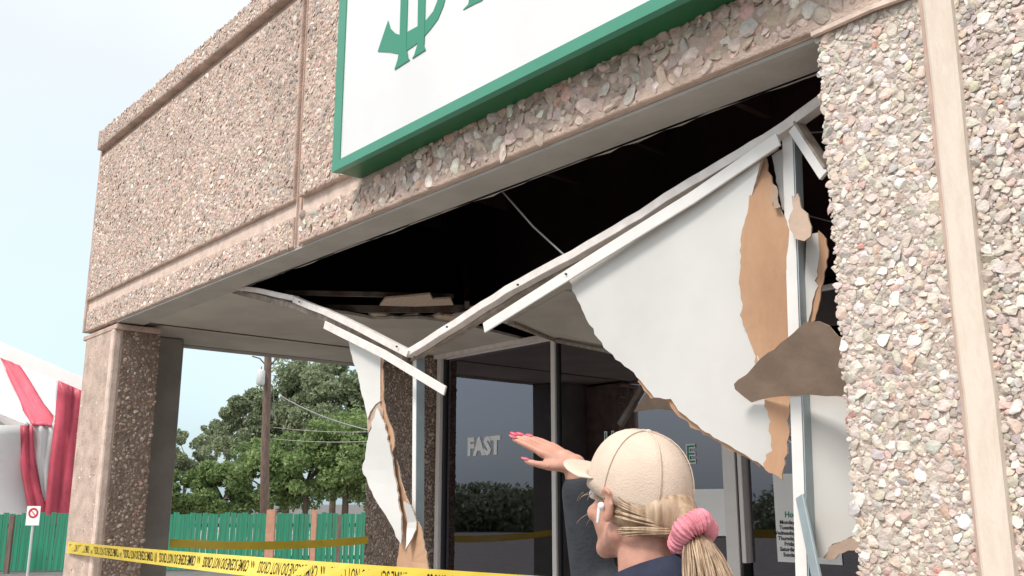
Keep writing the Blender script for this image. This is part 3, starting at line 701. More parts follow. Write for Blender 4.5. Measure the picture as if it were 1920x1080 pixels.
# left group: kinked lath, shredded board, post
ll, _ = pxbar("hanging_lath", [(609, 609), (720, 664), (835, 733)], [2.15, 2.14, 2.13], 0.036, 0.008, 'trim'); tag(ll, "short loose white lath hanging crosswise below the kink of the trim", "lath")
sh = empty("shredded_board", aY(690, 700, 2.17), "narrow white board shred hanging down from the short lath, twisted brown at its foot", "ceiling board")
yl = lambda x, y: 2.175 + 0.01 * math.sin(y * 0.02)
sheet("upper_shred", [(648, 622), (714, 654), (713, 700), (713, 752), (704, 758), (694, 772), (689, 786), (684, 762), (672, 710), (660, 668)], yl, 0.009, ('white_face', 'brown_back', 'gypsum_edge'), sh, ragn=0.8, straight=(0, 1, 2), seed=21)
sheet("brown_side", [(713, 656), (719, 660), (719, 750), (727, 785), (738, 815), (739, 838), (734, 850), (727, 835), (719, 800), (712, 760)], lambda x, y: 2.19, 0.004, ('brown_paper', 'brown_back', 'brown_back'), sh, ragn=0.8, seed=22)
sheet("brown_twist", [(700, 757), (712, 752), (718, 770), (716, 790), (706, 772), (696, 800), (690, 812), (688, 788), (693, 770)], lambda x, y: 2.185, 0.004, ('brown_back', 'brown_back', 'brown_back'), sh, ragn=0.8, seed=23)
sheet("lower_shred", [(707, 764), (716, 785), (727, 815), (736, 860), (744, 920), (752, 975), (752, 1020), (742, 1006), (728, 975), (700, 930), (679, 880), (690, 822)], lambda x, y: 2.18 + 0.008 * math.sin(y * 0.03), 0.007, ('white_face', 'brown_back', 'gypsum_edge'), sh, ragn=0.9, seed=24)
lp = empty("torn_brown_strip", aY(770, 1040, 2.18), "torn tan backing paper with a white curl, hanging above the yellow tape", "torn paper")
sheet("paper_strip", [(734, 862), (742, 858), (760, 930), (778, 970), (792, 1000), (803, 1066), (812, 1130), (830, 1230), (730, 1230), (742, 1080), (750, 1010), (752, 960)], lambda x, y: 2.205 + 0.012 * math.sin(x * 0.07), 0.005, ('brown_paper', 'brown_back', 'gypsum_edge'), lp, ragn=1.0, seed=26)
sheet("white_curl", [(756, 940), (770, 948), (781, 978), (780, 992), (772, 1010), (760, 1030), (762, 1000), (764, 980)], lambda x, y: 2.19 - 0.0006 * abs(y - 985), 0.006, ('white_face', 'brown_back', 'gypsum_edge'), lp, ragn=0.6, seed=27)
po = empty("metal_post", (aY(783, 900, 2.24)[0], 2.24, 0.12), "slim white and blue-grey metal post propping the kink of the sagging trim", "post")
a0 = aY(778, 672, 2.235); a1 = aY(777, 860, 2.235); kx = (a1[0] - a0[0]) / (a0[2] - a1[2])
bx = a0[0] + kx * (a0[2] - 0.12)
MB().bar([a0, (bx, 2.235, 0.12)], 0.024, 0.004, up=(1, 0, 0)).build("post_web", M['trim_cool'], po)
MB().bar([a0 + np.array((0.0135, 0.018, 0.03)), (bx + 0.0135, 2.253, 0.12)], 0.003, 0.04, up=(1, 0, 0)).build("post_flange", M['blue_metal'], po)

# broken ceiling frame inside the void
def zbar(name, pts, z, w, d, m='rust_frame', parent=None):
    P = [aZ(x, y, CAMZ + zz) for (x, y), zz in zip(pts, z)]
    return MB().bar(P, w, d).build(name, M[m], parent)
tag(zbar("ceiling_channel", [(532, 549), (700, 552), (850, 556)], (1.24, 1.25, 1.25), 0.03, 0.02), "upper dusty grey ceiling channel seen in the dark gap over the left trim", "channel")
tag(zbar("ceiling_channel", [(600, 578), (740, 580), (905, 578)], (1.19, 1.20, 1.20), 0.045, 0.02), "lower dusty grey ceiling channel above the kink of the trim", "channel")
tag(zbar("ceiling_channel", [(872, 488), (876, 572)], (1.75, 1.20), 0.05, 0.03), "upright dark strap standing in the void behind the trim kink", "strap")
rf = MB(); top = rag([(690, 0), (760, 4), (870, 0)], 3, 12, 4)
P_ = [aZ(x, 590 + dy, CAMZ + 1.17) for x, dy in top] + [aZ(x, 604 + 5 * math.sin(x * .07) + 3 * random.random(), CAMZ + 1.155) for x in range(866, 690, -14)]
tag(rf.prism(P_, (0, 0, 0.014)).build("broken_board_edge", M['gypsum_edge']), "ragged pale broken edge of ceiling board above the kink", "board scrap")
P_ = [aZ(x, y, CAMZ + 1.20) for x, y in ((712, 573), (722, 560), (770, 556), (806, 552), (812, 562), (845, 560), (850, 572), (780, 575))]
tag(MB().prism(P_, (0, 0, 0.012)).build("broken_board_edge", M['gypsum_edge']), "jagged pale splinter of board lying on the lower ceiling channel", "board scrap")
def wire_(pts, r, label, m='wire'):
    o = MB().tube(pts, r, 6).build("hanger_wire", M[m]); return tag(o, label, "wire", None)
wire_([aZ(930, 345, CAMZ + 1.18), aY(1000, 425, 2.22) , aY(1060, 480, 2.21)], 0.0035, "thin pale hanger wire slanting across the black ceiling gap")
wire_([aY(1500, 250, 2.3), aY(1560, 246, 2.3)], 0.002, "short level wire beside the right pillar above the dangling channel")
wire_([aY(1515, 404, 2.4), aY(1590, 424, 2.4)], 0.002, "faint wire crossing the gap between brown flap and right pillar")

# ------------------------------------------------------------------ sign
SX0, SX1, SYF, SZ0, SZ1 = -3.27, -0.98, 1.858, CAMZ + 1.328, CAMZ + 2.52
sg = empty("store_sign", ((SX0 + SX1) / 2, FY, SZ0), "large white box sign with green cabinet and green lettering on the fascia", "sign")
MB().box(SX0, SX1, SYF + 0.012, FY - 0.004, SZ0, SZ1).build("cabinet", M['sign_green_shade'], sg, bevel=0.004)
fw = 0.038
fr_ = MB(); 
fr_.box(SX0 - 0.002, SX1 + 0.002, SYF, SYF + 0.03, SZ0 - 0.002, SZ0 + fw); fr_.box(SX0 - 0.002, SX1 + 0.002, SYF, SYF + 0.03, SZ1 - fw, SZ1 + 0.002)
fr_.box(SX0 - 0.002, SX0 + fw * 1.5, SYF + 0.0005, SYF + 0.03, SZ0 + fw, SZ1 - fw); fr_.box(SX1 - fw * 1.5, SX1 + 0.002, SYF + 0.0005, SYF + 0.03, SZ0 + fw, SZ1 - fw)
fr_.build("retainer_frame", M['sign_trim'], sg)
MB().box(SX0 + fw, SX1 - fw, SYF + 0.006, SYF + 0.011, SZ0 + fw - 0.01, SZ1 - fw + 0.01).build("sign_face", M['sign_white'], sg)
yf_ = SYF + 0.006
def decal(polys, name, y, m, parent, lab=None):
    mb = MB()
    for i, (pl_, th) in enumerate(polys):
        mb.prism([aY(px, py, y) for px, py in pl_], (0, -th, 0))
    return mb.build(name, M[m], parent)
decal([([(728.5, 39), (733, 54), (742, 63), (752, 66), (765, 60), (785, 49), (801, 37), (813, 22), (821, 2), (822, -30), (812, -60), (790, -80), (796, -96), (822, -78), (836, -45), (838, -10), (832, 12), (822, 36), (808, 55), (795, 70), (780, 84), (764, 95), (747, 101), (730, 98), (709, 97)], 0.0030),
       ([(756, -120), (769, -120), (763, 90), (766, 108), (769, 113), (741, 131), (747, 112), (750, 95)], 0.0042),
       ([(787, -120), (801, -120), (797, 72), (796, 86), (799, 94), (774, 110), (778, 104), (784, 84)], 0.0042),
       ([(869, 19), (879, 8), (884, -20), (900, -60), (925, -60), (905, 1), (890, 8)], 0.0030)], "lettering", yf_, 'logo_green', sg)
MB().ell(aY(1165, 34, yf_ - 0.002), (0.006, 0.002, 0.006), 1).build("screw", M['dark_metal'], sg)

# ------------------------------------------------------------------ writing on the glass
def text(body, size, org, xdir, ydir, m, name, parent=None, offset=0.0, depth=0.0015, align='LEFT', sx=1.0):
    cu = bpy.data.curves.new(name, 'FONT'); cu.body = body; cu.size = size; cu.offset = offset; cu.extrude = depth / 2; cu.align_x = align; cu.resolution_u = 2
    cu.space_line = 0.98
    o = bpy.data.objects.new("tmp", cu); COL.objects.link(o)
    dg = bpy.context.evaluated_depsgraph_get(); dg.update()
    me = bpy.data.meshes.new_from_object(o.evaluated_get(dg)); bpy.data.objects.remove(o)
    x = np.array(xdir, float); x /= np.linalg.norm(x); y = np.array(ydir, float); y /= np.linalg.norm(y); z = np.cross(x, y)
    co = np.zeros(len(me.vertices) * 3); me.vertices.foreach_get("co", co); co = co.reshape(-1, 3)
    wv = np.array(org, float) + co[:, :1] * sx * x + co[:, 1:2] * y + co[:, 2:] * z
    me.vertices.foreach_set("co", wv.ravel()); me.materials.clear(); me.update()
    return link(name, me, M[m], parent)
pF = aY(876, 853, GY - 0.003)
wf = aY(950, 818, GY - 0.012)
tag(text("FAST", 0.175, pF, (1, 0, 0), (0, 0, 1), 'paper', "window_lettering", offset=0.009, sx=1.0, depth=0.0008), "white word FAST on the left shop window", "lettering")
YG = GY - 0.004
ce = aY(1150, 852, YG)
em = empty("window_emblem", ce, "round green emblem with white outline on the shop window, half behind the cap", "emblem")
def disc(r, y, n=32): return MB().prism([(ce[0] + r * math.cos(2 * math.pi * k / n), y, ce[2] + r * math.sin(2 * math.pi * k / n)) for k in range(n)], (0, -0.0015, 0))
disc(0.118, YG).build("outline", M['paper'], em); disc(0.108, YG - 0.002).build("disc", M['logo_green'], em)
text("H", 0.13, (ce[0] - 0.075, YG - 0.004, ce[2] + 0.055), (1, 0, 0), (0, 0, 1), 'paper', "letter_outline", em, offset=0.006)
text("H", 0.13, (ce[0] - 0.075, YG - 0.0062, ce[2] + 0.055), (1, 0, 0), (0, 0, 1), 'logo_green', "letter", em, offset=0.0)
ee = empty("window_letter", aY(1284, 868, YG), "outlined letter E on the shop window right of the cap", "lettering")
text("E", 0.15, aY(1286, 868, YG), (1, 0, 0), (0, 0, 1), 'paper', "letter_outline", ee, offset=0.006)
text("E", 0.15, aY(1286, 868, YG - 0.002), (1, 0, 0), (0, 0, 1), 'logo_green', "letter", ee, offset=-0.001)
tm = empty("team_notice", aY(1340, 990, YG), "green and white TEAM notice low on the window, left of the door post", "notice")
q0 = aY(1300, 1003, YG); q1 = aY(1364, 1003, YG)
MB().box(q0[0], q1[0], YG - 0.002, YG, q0[2], q0[2] + 0.26).build("notice_sheet", M['paper'], tm)
text("TEAM", 0.068, (q0[0] + 0.005, YG - 0.0035, q0[2] + 0.040), (1, 0, 0), (0, 0, 1), 'logo_green', "notice_text", tm, offset=0.002, sx=0.95)
hn = empty("hours_notice", aY(1500, 1000, YG), "white opening hours paper listing weekdays on the door behind the stud", "notice")
h0 = aY(1459, 1053, YG); h1 = aY(1580, 1058, YG)
MB().box(h0[0], h1[0], YG - 0.002, YG, h0[2], h0[2] + 0.46).build("notice_sheet", M['paper'], hn)
text("Hours", 0.042, (h0[0] + 0.06, YG - 0.0035, h0[2] + 0.232), (1, 0, 0), (0, 0, 1), 'logo_green', "notice_heading", hn, offset=0.001)
text("Monday\nTuesday\nWednesday\nThursday\nFriday\nSaturday\nSunday", 0.0285, (h0[0] + 0.118, YG - 0.0035, h0[2] + 0.196), (1, 0, 0), (0, 0, 1), 'ink', "notice_lines", hn, offset=0.0006, align='RIGHT')
tag(text("G", 0.07, aY(1477, 831, YG), (1, 0, 0), (0, 0, 1), 'paper', "window_lettering", offset=0.001), "white letter G on the door glass left of the stud", "lettering")

# ------------------------------------------------------------------ barrier tapes
def tape(name, p0, p1, h, sag, label, texts, tw=0.0, n=24):
    t = empty(name, p0, label, "barrier tape")
    p0 = np.array(p0); p1 = np.array(p1); pts = []
    for i in range(n + 1):
        s_ = i / n; p = p0 + (p1 - p0) * s_; p = p + np.array((0, 0, -sag * 4 * s_ * (1 - s_))); pts.append(p)
    mb = MB(); vs = []
    L = np.linalg.norm(p1 - p0); ud = (p1 - p0) / L; nr = np.cross(ud, (0, 0, 1)); nr /= np.linalg.norm(nr)
    def tilt(s_): return 0.010 * math.sin(s_ * 9) + tw
    for i, p in enumerate(pts):
        s_ = i / n; o_ = nr * tilt(s_)
        vs += [p - np.array((0, 0, h / 2)) - o_, p + np.array((0, 0, h / 2)) + o_]
    fs = [(2 * i, 2 * i + 2, 2 * i + 3, 2 * i + 1) for i in range(n)]
    o = mb.add(vs, fs).build("tape_band", M['tape'], t)
    o.modifiers.new("thick", 'SOLIDIFY').thickness = 0.0008
    if texts:
        # upside-down printed words, repeated along the band, bent with it
        per = 0.62; k = 0; s0 = 0.05
        while s0 + per * 0.9 < L:
            me = None
            o2 = text("CRIME SCENE DO NOT CROSS", h * 0.86, (0, 0, 0), (1, 0, 0), (0, 1, 0), 'ink', "tape_print", None, offset=0.0004, depth=0.0004)
            me = o2.data; co = np.zeros(len(me.vertices) * 3); me.vertices.foreach_get("co", co); co = co.reshape(-1, 3)
            wmax = co[:, 0].max(); x_ = s0 + (wmax - co[:, 0]) / wmax * (per * 0.84); y_ = -(co[:, 1] - h * 0.30)
            S_ = x_ / L; base = p0[None] + ud[None] * x_[:, None]; base[:, 2] -= sag * 4 * S_ * (1 - S_)
            offn = (0.010 * np.sin(S_ * 9) + tw) * (y_ / (h / 2))
            sgn = 1 if (nr @ (C0 - p0)) > 0 else -1
            wv = base + nr[None] * (offn + sgn * 0.0016 )[:, None]; wv[:, 2] += y_
            me.vertices.foreach_set("co", wv.ravel()); me.update()
            o2.parent = t; o2.matrix_parent_inverse = Matrix.Translation(t.location).inverted()
            mk = MB()
            for dx in (0.03, 0.05):
                xx = s0 + per * 0.84 + dx
                if xx < L:
                    c_ = p0 + ud * xx + np.array((0, 0, -sag * 4 * (xx / L) * (1 - xx / L))) + nr * sgn * 0.0016
                    mk.prism([c_ + ud * a_ + np.array((0, 0, b_)) for a_, b_ in ((-0.003, -h * .3), (0.003, -h * .3), (0.006, 0), (0.003, h * .3), (-0.003, h * .3), (0.0, 0))], nr * sgn * 0.0004)
            if mk.v: mk.build("tape_mark", M['ink'], t)
            s0 += per; k += 1
    return t
A = aY(127, 1026, 1.985); B = aX(1045, 1106, -1.72)
tape("barrier_tape", A, B + (B - A) * 0.18, 0.073, 0.012, "yellow crime scene tape with upside-down black words strung from the left column across the front", True)
# wrap round the column
A2 = aX(318, 1018, -6.72); B2 = aX(690, 1012, -6.6)
tape("barrier_tape", A2, B2, 0.058, 0.03, "plain yellow tape strung across the open left side in front of the green fence", False)

# ------------------------------------------------------------------ fence
DF = 22.0
F0 = aD(-260, 1000, DF); F1 = aD(900, 1000, DF + 1.0)
fd = (F1 - F0); fd[2] = 0; FL = np.linalg.norm(fd); fd /= FL; fn = np.array((-fd[1], fd[0], 0)); 
if fn @ (C0 - F0) < 0: fn = -fn
fe = empty("picket_fence", (F0[0], F0[1], 0), "weathered green board fence behind the building, in front of the tent and trees", "fence")
pk = 0.135; base_z = 0.0; npk = int(FL / pk); fme = []
for v_ in range(6):
    mb = MB(); wv_ = 0.118 + 0.004 * v_; mb.box(-wv_ / 2, wv_ / 2, -0.011, 0.011, 0, 1.0)
    me = mb.mesh("picket"); me.materials.append(M['fence']); fme.append(me)
ang = math.atan2(fd[1], fd[0])
for i in range(min(npk, 290)):
    o = bpy.data.objects.new("picket", random.choice(fme)); COL.objects.link(o); o.parent = fe
    p = F0 + fd * (i * pk)
    o.matrix_parent_inverse = Matrix.Translation(fe.location).inverted()
    o.location = (p[0], p[1], 0.03); o.rotation_euler = (random.uniform(-.01, .01), random.uniform(-.012, .012), ang); o.scale = (1, 1, 1.30 + random.uniform(-.03, .03))
for z in (0.3, 1.05):
    MB().bar([F0 * (1, 1, 0) + np.array((0, 0, z)) - fn * 0.04, F1 * (1, 1, 0) + np.array((0, 0, z)) - fn * 0.04], 0.09, 0.04).build("rail", M['pole'], fe)
for px, wd in ((507, 0.19), (588, 0.11)):
    p = aD(px, 1000, DF - 0.3); p2 = MB().box(-wd / 2, wd / 2, -wd / 2, wd / 2, 0, 1.42).build("fence_post", M['post'], fe)
    p2.location = (p[0], p[1], 0); p2.rotation_euler = (0, 0, ang); p2.matrix_parent_inverse = Matrix.Translation(fe.location).inverted()
for px, wd in ((635, 0.09), (20, 0.1)):
    p = aD(px, 1000, DF - 0.25); p2 = MB().box(-wd / 2, wd / 2, -wd / 2, wd / 2, 0, 1.3).build("fence_post", M['pole'], fe)
    p2.location = (p[0], p[1], 0); p2.rotation_euler = (0, 0, ang); p2.matrix_parent_inverse = Matrix.Translation(fe.location).inverted()

# small sign on a pole
bpz = aD(60, 1000, 16)
rs = empty("street_sign", (bpz[0], bpz[1], 0), "small white sign with a red ring on a thin pole before the fence", "sign")
ps = aD(60, 967, 16.0)
MB().tube([(bpz[0], bpz[1], 0), (bpz[0], bpz[1], ps[2] + 0.16)], 0.022, 8).build("pole", M['galv'], rs)
def onplane(u, v, off=0.0): return np.array((bpz[0], bpz[1], ps[2])) + RT * u + np.array((0, 0, v)) - np.array((FW[0], FW[1], 0)) * (0.03 + off)
MB().prism([onplane(-.115, -.16), onplane(.115, -.16), onplane(.115, .16), onplane(-.115, .16)], np.array((FW[0], FW[1], 0)) * 0.004).build("sign_plate", M['paper'], rs)
rg_ = MB(); nn = 20
for k in range(nn):
    a0, a1 = 2 * math.pi * k / nn, 2 * math.pi * (k + 1) / nn
    rg_.add([onplane(.085 * math.cos(a0), .045 + .085 * math.sin(a0), .004), onplane(.085 * math.cos(a1), .045 + .085 * math.sin(a1), .004), onplane(.055 * math.cos(a1), .045 + .055 * math.sin(a1), .004), onplane(.055 * math.cos(a0), .045 + .055 * math.sin(a0), .004)], [(0, 1, 2, 3)])
rg_.add([onplane(-.055, .095, .006), onplane(-.045, .105, .006), onplane(.055, -.005, .006), onplane(.045, -.015, .006)], [(0, 1, 2, 3)])
rg_.build("red_ring", M['red_sign'], rs)

# ------------------------------------------------------------------ striped tent
tn = empty("striped_tent", tuple(aD(60, 1000, 36)[:2]) + (0,), "large red and white striped sales tent standing behind the fence on the left", "tent")
def tsheet(name, poly, dfun, m, th=0.03):
    def f(x, y): return aD(x, y, dfun(x, y))
    n = len(poly); mb = MB()
    # fan of strips between a left and a right chain for gentle folds
    P = [f(*p) for p in poly]; mb.prism(P, np.array((FW[0], FW[1], 0)) * th)
    return mb.build(name, M[m], tn)
def strip(name, left, right, dfun, m, ns=14, nu=5, wav=0.12):
    """cloth strip between two image polylines, with depth folds"""
    def samp(ch, t):
        k = t * (len(ch) - 1); i = min(int(k), len(ch) - 2); s_ = k - i
        return np.array(ch[i]) * (1 - s_) + np.array(ch[i + 1]) * s_
    vs = []
    for i in range(ns + 1):
        t = i / ns; a_, b_ = samp(left, t), samp(right, t)
        for j in range(nu + 1):
            p = a_ + (b_ - a_) * j / nu
            vs.append(aD(p[0], p[1], dfun(*p) + wav * math.sin(j * 2.4 + i * 0.3)))
    fs = [((nu + 1) * i + j, (nu + 1) * i + j + 1, (nu + 1) * (i + 1) + j + 1, (nu + 1) * (i + 1) + j) for i in range(ns) for j in range(nu)]
    o = MB().add(vs, fs).build(name, M[m], tn, smooth=True); o.modifiers.new("thick", 'SOLIDIFY').thickness = 0.03; return o
roofd = lambda x, y: 34 + (800 - y) * 0.025
strip("roof_stripe", [(-420, 500), (-420, 800)], [(-160, 606), (-100, 800)], roofd, 'white_cloth')
strip("roof_stripe", [(-160, 606), (-100, 800)], [(-90, 635), (-30, 800)], roofd, 'red_cloth')
strip("roof_stripe", [(-90, 635), (-60, 720), (-20, 770), (52, 798)], [(0, 671), (22, 712), (45, 755), (58, 797)], roofd, 'white_cloth')
strip("roof_stripe", [(-8, 668), (12, 705), (30, 740), (46, 775), (60, 797)], [(38, 686), (60, 722), (82, 757), (102, 780), (96, 799)], roofd, 'red_cloth')
strip("roof_stripe", [(38, 686), (60, 722), (82, 757), (102, 780), (100, 799)], [(109, 714), (108, 735), (107, 760), (106, 785), (106, 799)], roofd, 'white_cloth')
walld = lambda x, y: 33.98
strip("wall_stripe", [(-420, 797), (-420, 1010)], [(38, 797), (40, 880), (52, 945), (60, 1010)], walld, 'white_cloth', wav=0.25)
strip("wall_stripe", [(38, 797), (40, 880), (52, 945), (60, 1010)], [(62, 797), (64, 860), (78, 925), (90, 955), (90, 1010)], lambda x, y: 34.0, 'red_cloth')
strip("wall_stripe", [(62, 796), (64, 860), (78, 925), (88, 955)], [(106, 796), (98, 860), (90, 925), (90, 960)], lambda x, y: 34.15, 'white_cloth')
strip("wall_stripe", [(109, 713), (104, 790), (96, 850), (88, 930), (80, 1010)], [(190, 748), (190, 800), (190, 860), (190, 930), (190, 1010)], lambda x, y: 33.7, 'red_cloth', nu=9, wav=0.18)
strip("wall_stripe", [(190, 748), (190, 800), (190, 1010)], [(280, 785), (280, 850), (280, 1010)], lambda x, y: 33.8, 'white_cloth')
MB().prism([aD(-420, 470, 41), aD(0, 640, 41), aD(290, 765, 38), aD(290, 1010, 38), aD(-420, 1010, 41)], np.array((FW[0], FW[1], 0)) * 0.03).build("rear_wall", M['white_cloth'], tn)

# ------------------------------------------------------------------ utility pole, wires
pb = aD(497, 1000, 31)
up = empty("utility_pole", (pb[0], pb[1], 0), "wooden utility pole with a pale grey transformer in front of the trees", "utility pole")
tp = aD(503, 655, 31)
MB().tube([(pb[0], pb[1], 0), tuple(aD(497, 850, 31)), tuple(tp), tuple(tp + np.array((0, 0, 0.8)))], [0.155, 0.14, 0.115, 0.11], 12).build("pole_shaft", M['pole'], up, smooth=True)
tz = aD(489, 708, 30.7)
tb = MB().tube([tz - np.array((0, 0, 0.24)), tz - np.array((0, 0, .20)), tz + np.array((0, 0, 0.20)), tz + np.array((0, 0, 0.26))], [0.10, 0.135, 0.135, 0.09], 14).build("transformer", M['galv'], up, smooth=True)
MB().tube([tz + np.array((0, 0, .25)), tz + np.array((0, 0, .36))], 0.025, 8).build("bushing", M['wood_and_shade'], tb)
for s_ in (-1, 1):
    MB().tube([aD(503, 690, 31), aD(503 + s_ * 16, 672, 31), aD(503 + s_ * 30, 668, 31)], 0.025, 6).build("brace", M['pole'], up)
MB().bar([aD(470, 640, 31), aD(536, 640, 31)], 0.1, 0.09).build("crossarm", M['pole'], up)
def span(p, q_, sag, r, label, n=16):
    P = [p + (q_ - p) * i / n - np.array((0, 0, sag * 4 * (i / n) * (1 - i / n))) for i in range(n + 1)]
    tag(MB().tube(P, r, 5).build("power_line", M['wire']), label, "power line", None)
span(aD(526, 742, 30.5), aD(720, 812, 24), 0.15, 0.018, "pale service wire sloping down to the right across the trees")
span(aD(512, 735, 31), aD(516, 790, 31), 0.0, 0.014, "short wire dropping beside the utility pole")
span(aD(503, 800, 31), aD(760, 806, 31), 0.12, 0.010, "upper faint level cable crossing low over the trees")
span(aD(503, 822, 31), aD(760, 822, 31), 0.12, 0.010, "lower faint level cable crossing low over the trees")

# ------------------------------------------------------------------ trees
def tree(px, py, D, rx, rz, nleaf, seed, label, m='leaf', leaf=0.10, group="trees beyond the fence", name="broadleaf_tree"):
    nleaf = int(nleaf * 2.0); rg = np.random.default_rng(seed); c_ = aD(px, py, D); gx, gy = c_[0], c_[1]
    t = empty(name, (gx, gy, 0), label, "tree" if name.endswith("tree") else "bush", group)
    ncl = 46 if rx > 1.5 else 26
    cl = rg.normal(size=(ncl, 3)); cl /= np.linalg.norm(cl, axis=1, keepdims=True); cl *= rg.uniform(0.35, 0.95, (ncl, 1)) ** 0.6
    cc_ = c_ + cl * np.array((rx, rx, rz)); cr_ = rg.uniform(0.22, 0.42, ncl) * min(rx, rz)
    k = rg.choice(ncl, nleaf); d = rg.normal(size=(nleaf, 3)); d /= np.linalg.norm(d, axis=1, keepdims=True)
    pos = cc_[k] + d * (cr_[k] * rg.uniform(0.35, 1.05, nleaf) ** 0.5)[:, None] * np.array((1, 1, 0.8))
    a_ = rg.normal(size=(nleaf, 3)); a_ /= np.linalg.norm(a_, axis=1, keepdims=True)
    b_ = np.cross(a_, rg.normal(size=(nleaf, 3))); b_ /= np.linalg.norm(b_, axis=1, keepdims=True)
    s_ = rg.uniform(0.6, 1.3, (nleaf, 1)) * leaf
    q4 = np.stack([pos - a_ * s_, pos - b_ * s_ * .5, pos + a_ * s_, pos + b_ * s_ * .5], 1)
    me = bpy.data.meshes.new("crown"); v = q4.reshape(-1, 3); n_ = nleaf
    me.vertices.add(len(v)); me.vertices.foreach_set("co", v.ravel()); me.loops.add(4 * n_); me.polygons.add(n_)
    me.loops.foreach_set("vertex_index", np.arange(4 * n_, dtype=np.int32)); me.polygons.foreach_set("loop_start", (np.arange(n_) * 4).astype(np.int32)); me.update(calc_edges=True)
    at = me.attributes.new("tone", 'FLOAT_COLOR', 'POINT'); tn_ = np.clip(rg.uniform(0, 1, n_) * 0.5 + rg.uniform(0, .5, ncl)[k], 0, 1)
    at.data.foreach_set("color", np.repeat(np.stack([tn_, tn_, tn_, np.ones(n_)], 1), 4, 0).ravel())
    o = link("crown", me, M[m], t)
    mb = MB(); tip = c_ - np.array((0, 0, rz * 0.4))
    mb.tube([(gx, gy, 0), (gx + .05, gy, tip[2] * .5), tuple(tip)], [0.07 * rx + .04, 0.055 * rx + .03, 0.04 * rx + .02], 8)
    for i in range(0, ncl, 3): mb.tube([tip, (tip + cc_[i]) / 2 + rg.normal(0, .1, 3), cc_[i]], [0.03 * rx, 0.02 * rx, 0.008 * rx], 5)
    mb.build("trunk", M['bark'], t)
    return t
tree(475, 800, 45, 1.4, 2.2, 7000, 61, "dense green tree just left of the utility pole")
tree(545, 780, 46, 2.0, 2.6, 9000, 62, "tall rounded tree just right of the utility pole")
tree(630, 770, 44, 1.9, 2.4, 9000, 63, "tall leafy tree beside the hanging white board shred")
tree(712, 790, 44, 1.9, 2.2, 6000, 64, "leafy tree mostly hidden by the dark pilaster")
tree(432, 815, 50, 1.0, 1.7, 2600, 65, "airy thin-crowned tree at the left edge of the tree group", leaf=0.09)
tree(390, 838, 55, 0.7, 1.6, 1000, 66, "small sparse tree standing alone in the sky gap", leaf=0.10)
tree(350, 850, 52, 1.1, 1.5, 2600, 67, "low tree beside the smooth concrete column")
for i, (px, py, r_, lab) in enumerate(((650, 850, 1.5, "bright green bush under the tall tree by the board shred"), (575, 880, 1.3, "bright green bush right of the utility pole foot"), (500, 890, 1.3, "bush behind the utility pole foot"), (420, 915, 1.0, "bush behind the fence under the airy tree"), (345, 925, 0.9, "bush nearest the smooth concrete column"), (715, 880, 1.4, "bush seen last before the pilaster"))):
    tree(px, py, 38, r_ * 1.25, r_ * 1.15, 5000, 80 + i, lab, m='leaf_light', leaf=0.09, group="bushes behind the fence", name="leafy_bush")

# foliage across the parking lot, opposite the shop front
rg = np.random.default_rng(99); nL = 30000; ths = rg.uniform(math.radians(30), math.radians(60), 26); cen = np.stack([-5 - 48 * np.sin(ths), 4.5 - 48 * np.cos(ths), rg.uniform(0.3, 1.2, 26)], 1)
k_ = rg.choice(26, nL); d_ = rg.normal(size=(nL, 3)); d_ /= np.linalg.norm(d_, axis=1, keepdims=True); pos = cen[k_] + d_ * rg.uniform(0.3, 1, (nL, 1)) ** .5 * np.array((2.2, 2.2, 1.7)); pos[:, 2] = np.abs(pos[:, 2])
a_ = rg.normal(size=(nL, 3)); b_ = np.cross(a_, d_); a_ /= np.linalg.norm(a_, axis=1, keepdims=True); b_ /= np.linalg.norm(b_, axis=1, keepdims=True)
q4 = np.stack([pos - a_ * .2, pos - b_ * .1, pos + a_ * .2, pos + b_ * .1], 1).reshape(-1, 3)
me = bpy.data.meshes.new("distant_greenery"); me.from_pydata(q4.tolist(), [], np.arange(4 * nL).reshape(-1, 4).tolist())
tag(link("distant_greenery", me, M['leaf']), kind="stuff", label="band of trees across the parking lot, showing as reflections in the shop window")

# ------------------------------------------------------------------ woman
FH = math.radians(176)
Fd = np.array((math.cos(FH), math.sin(FH), 0)); Ld = np.array((-math.sin(FH), math.cos(FH), 0)); Zd = np.array((0, 0, 1.0))   # forward, her left, up
Rm = np.stack([-Ld, Fd, Zd], 1)            # local x = her right, y = forward, z = up
Hc = C0 + ray(1196, 929) * 1.74
Hc_z = Hc[2]
def L(x, y, z): return Hc + Rm @ np.array((x, y, z), float)      # head-centred local -> world
foot_z = 0.12
wm = empty("person", (Hc[0], Hc[1], foot_z), "woman in beige cap with blonde ponytail and pink scrunchie, pointing up left", "person")
b = MB()
def E(c, r, rot=None): b.ell(L(*c), r, 3, rot=Rm if rot is None else Rm @ rot)
E((0, -0.012, 0.022), (0.074, 0.093, 0.088)); E((0, 0.030, -0.035), (0.060, 0.062, 0.078)); E((0, 0.062, -0.088), (0.030, 0.028, 0.022))
E((0, 0.050, 0.03), (0.058, 0.045, 0.05)); E((0, 0.096, -0.028), (0.011, 0.015, 0.017)); E((0, 0.09, -0.008), (0.008, 0.012, 0.022))
E((0, 0.083, -0.060), (0.022, 0.012, 0.007)); E((0, 0.082, -0.070), (0.019, 0.011, 0.007))
E((0.036, 0.066, -0.03), (0.022, 0.02, 0.018)); E((-0.036, 0.066, -0.03), (0.022, 0.02, 0.018))
E((0, 0.084, 0.018), (0.045, 0.013, 0.010))
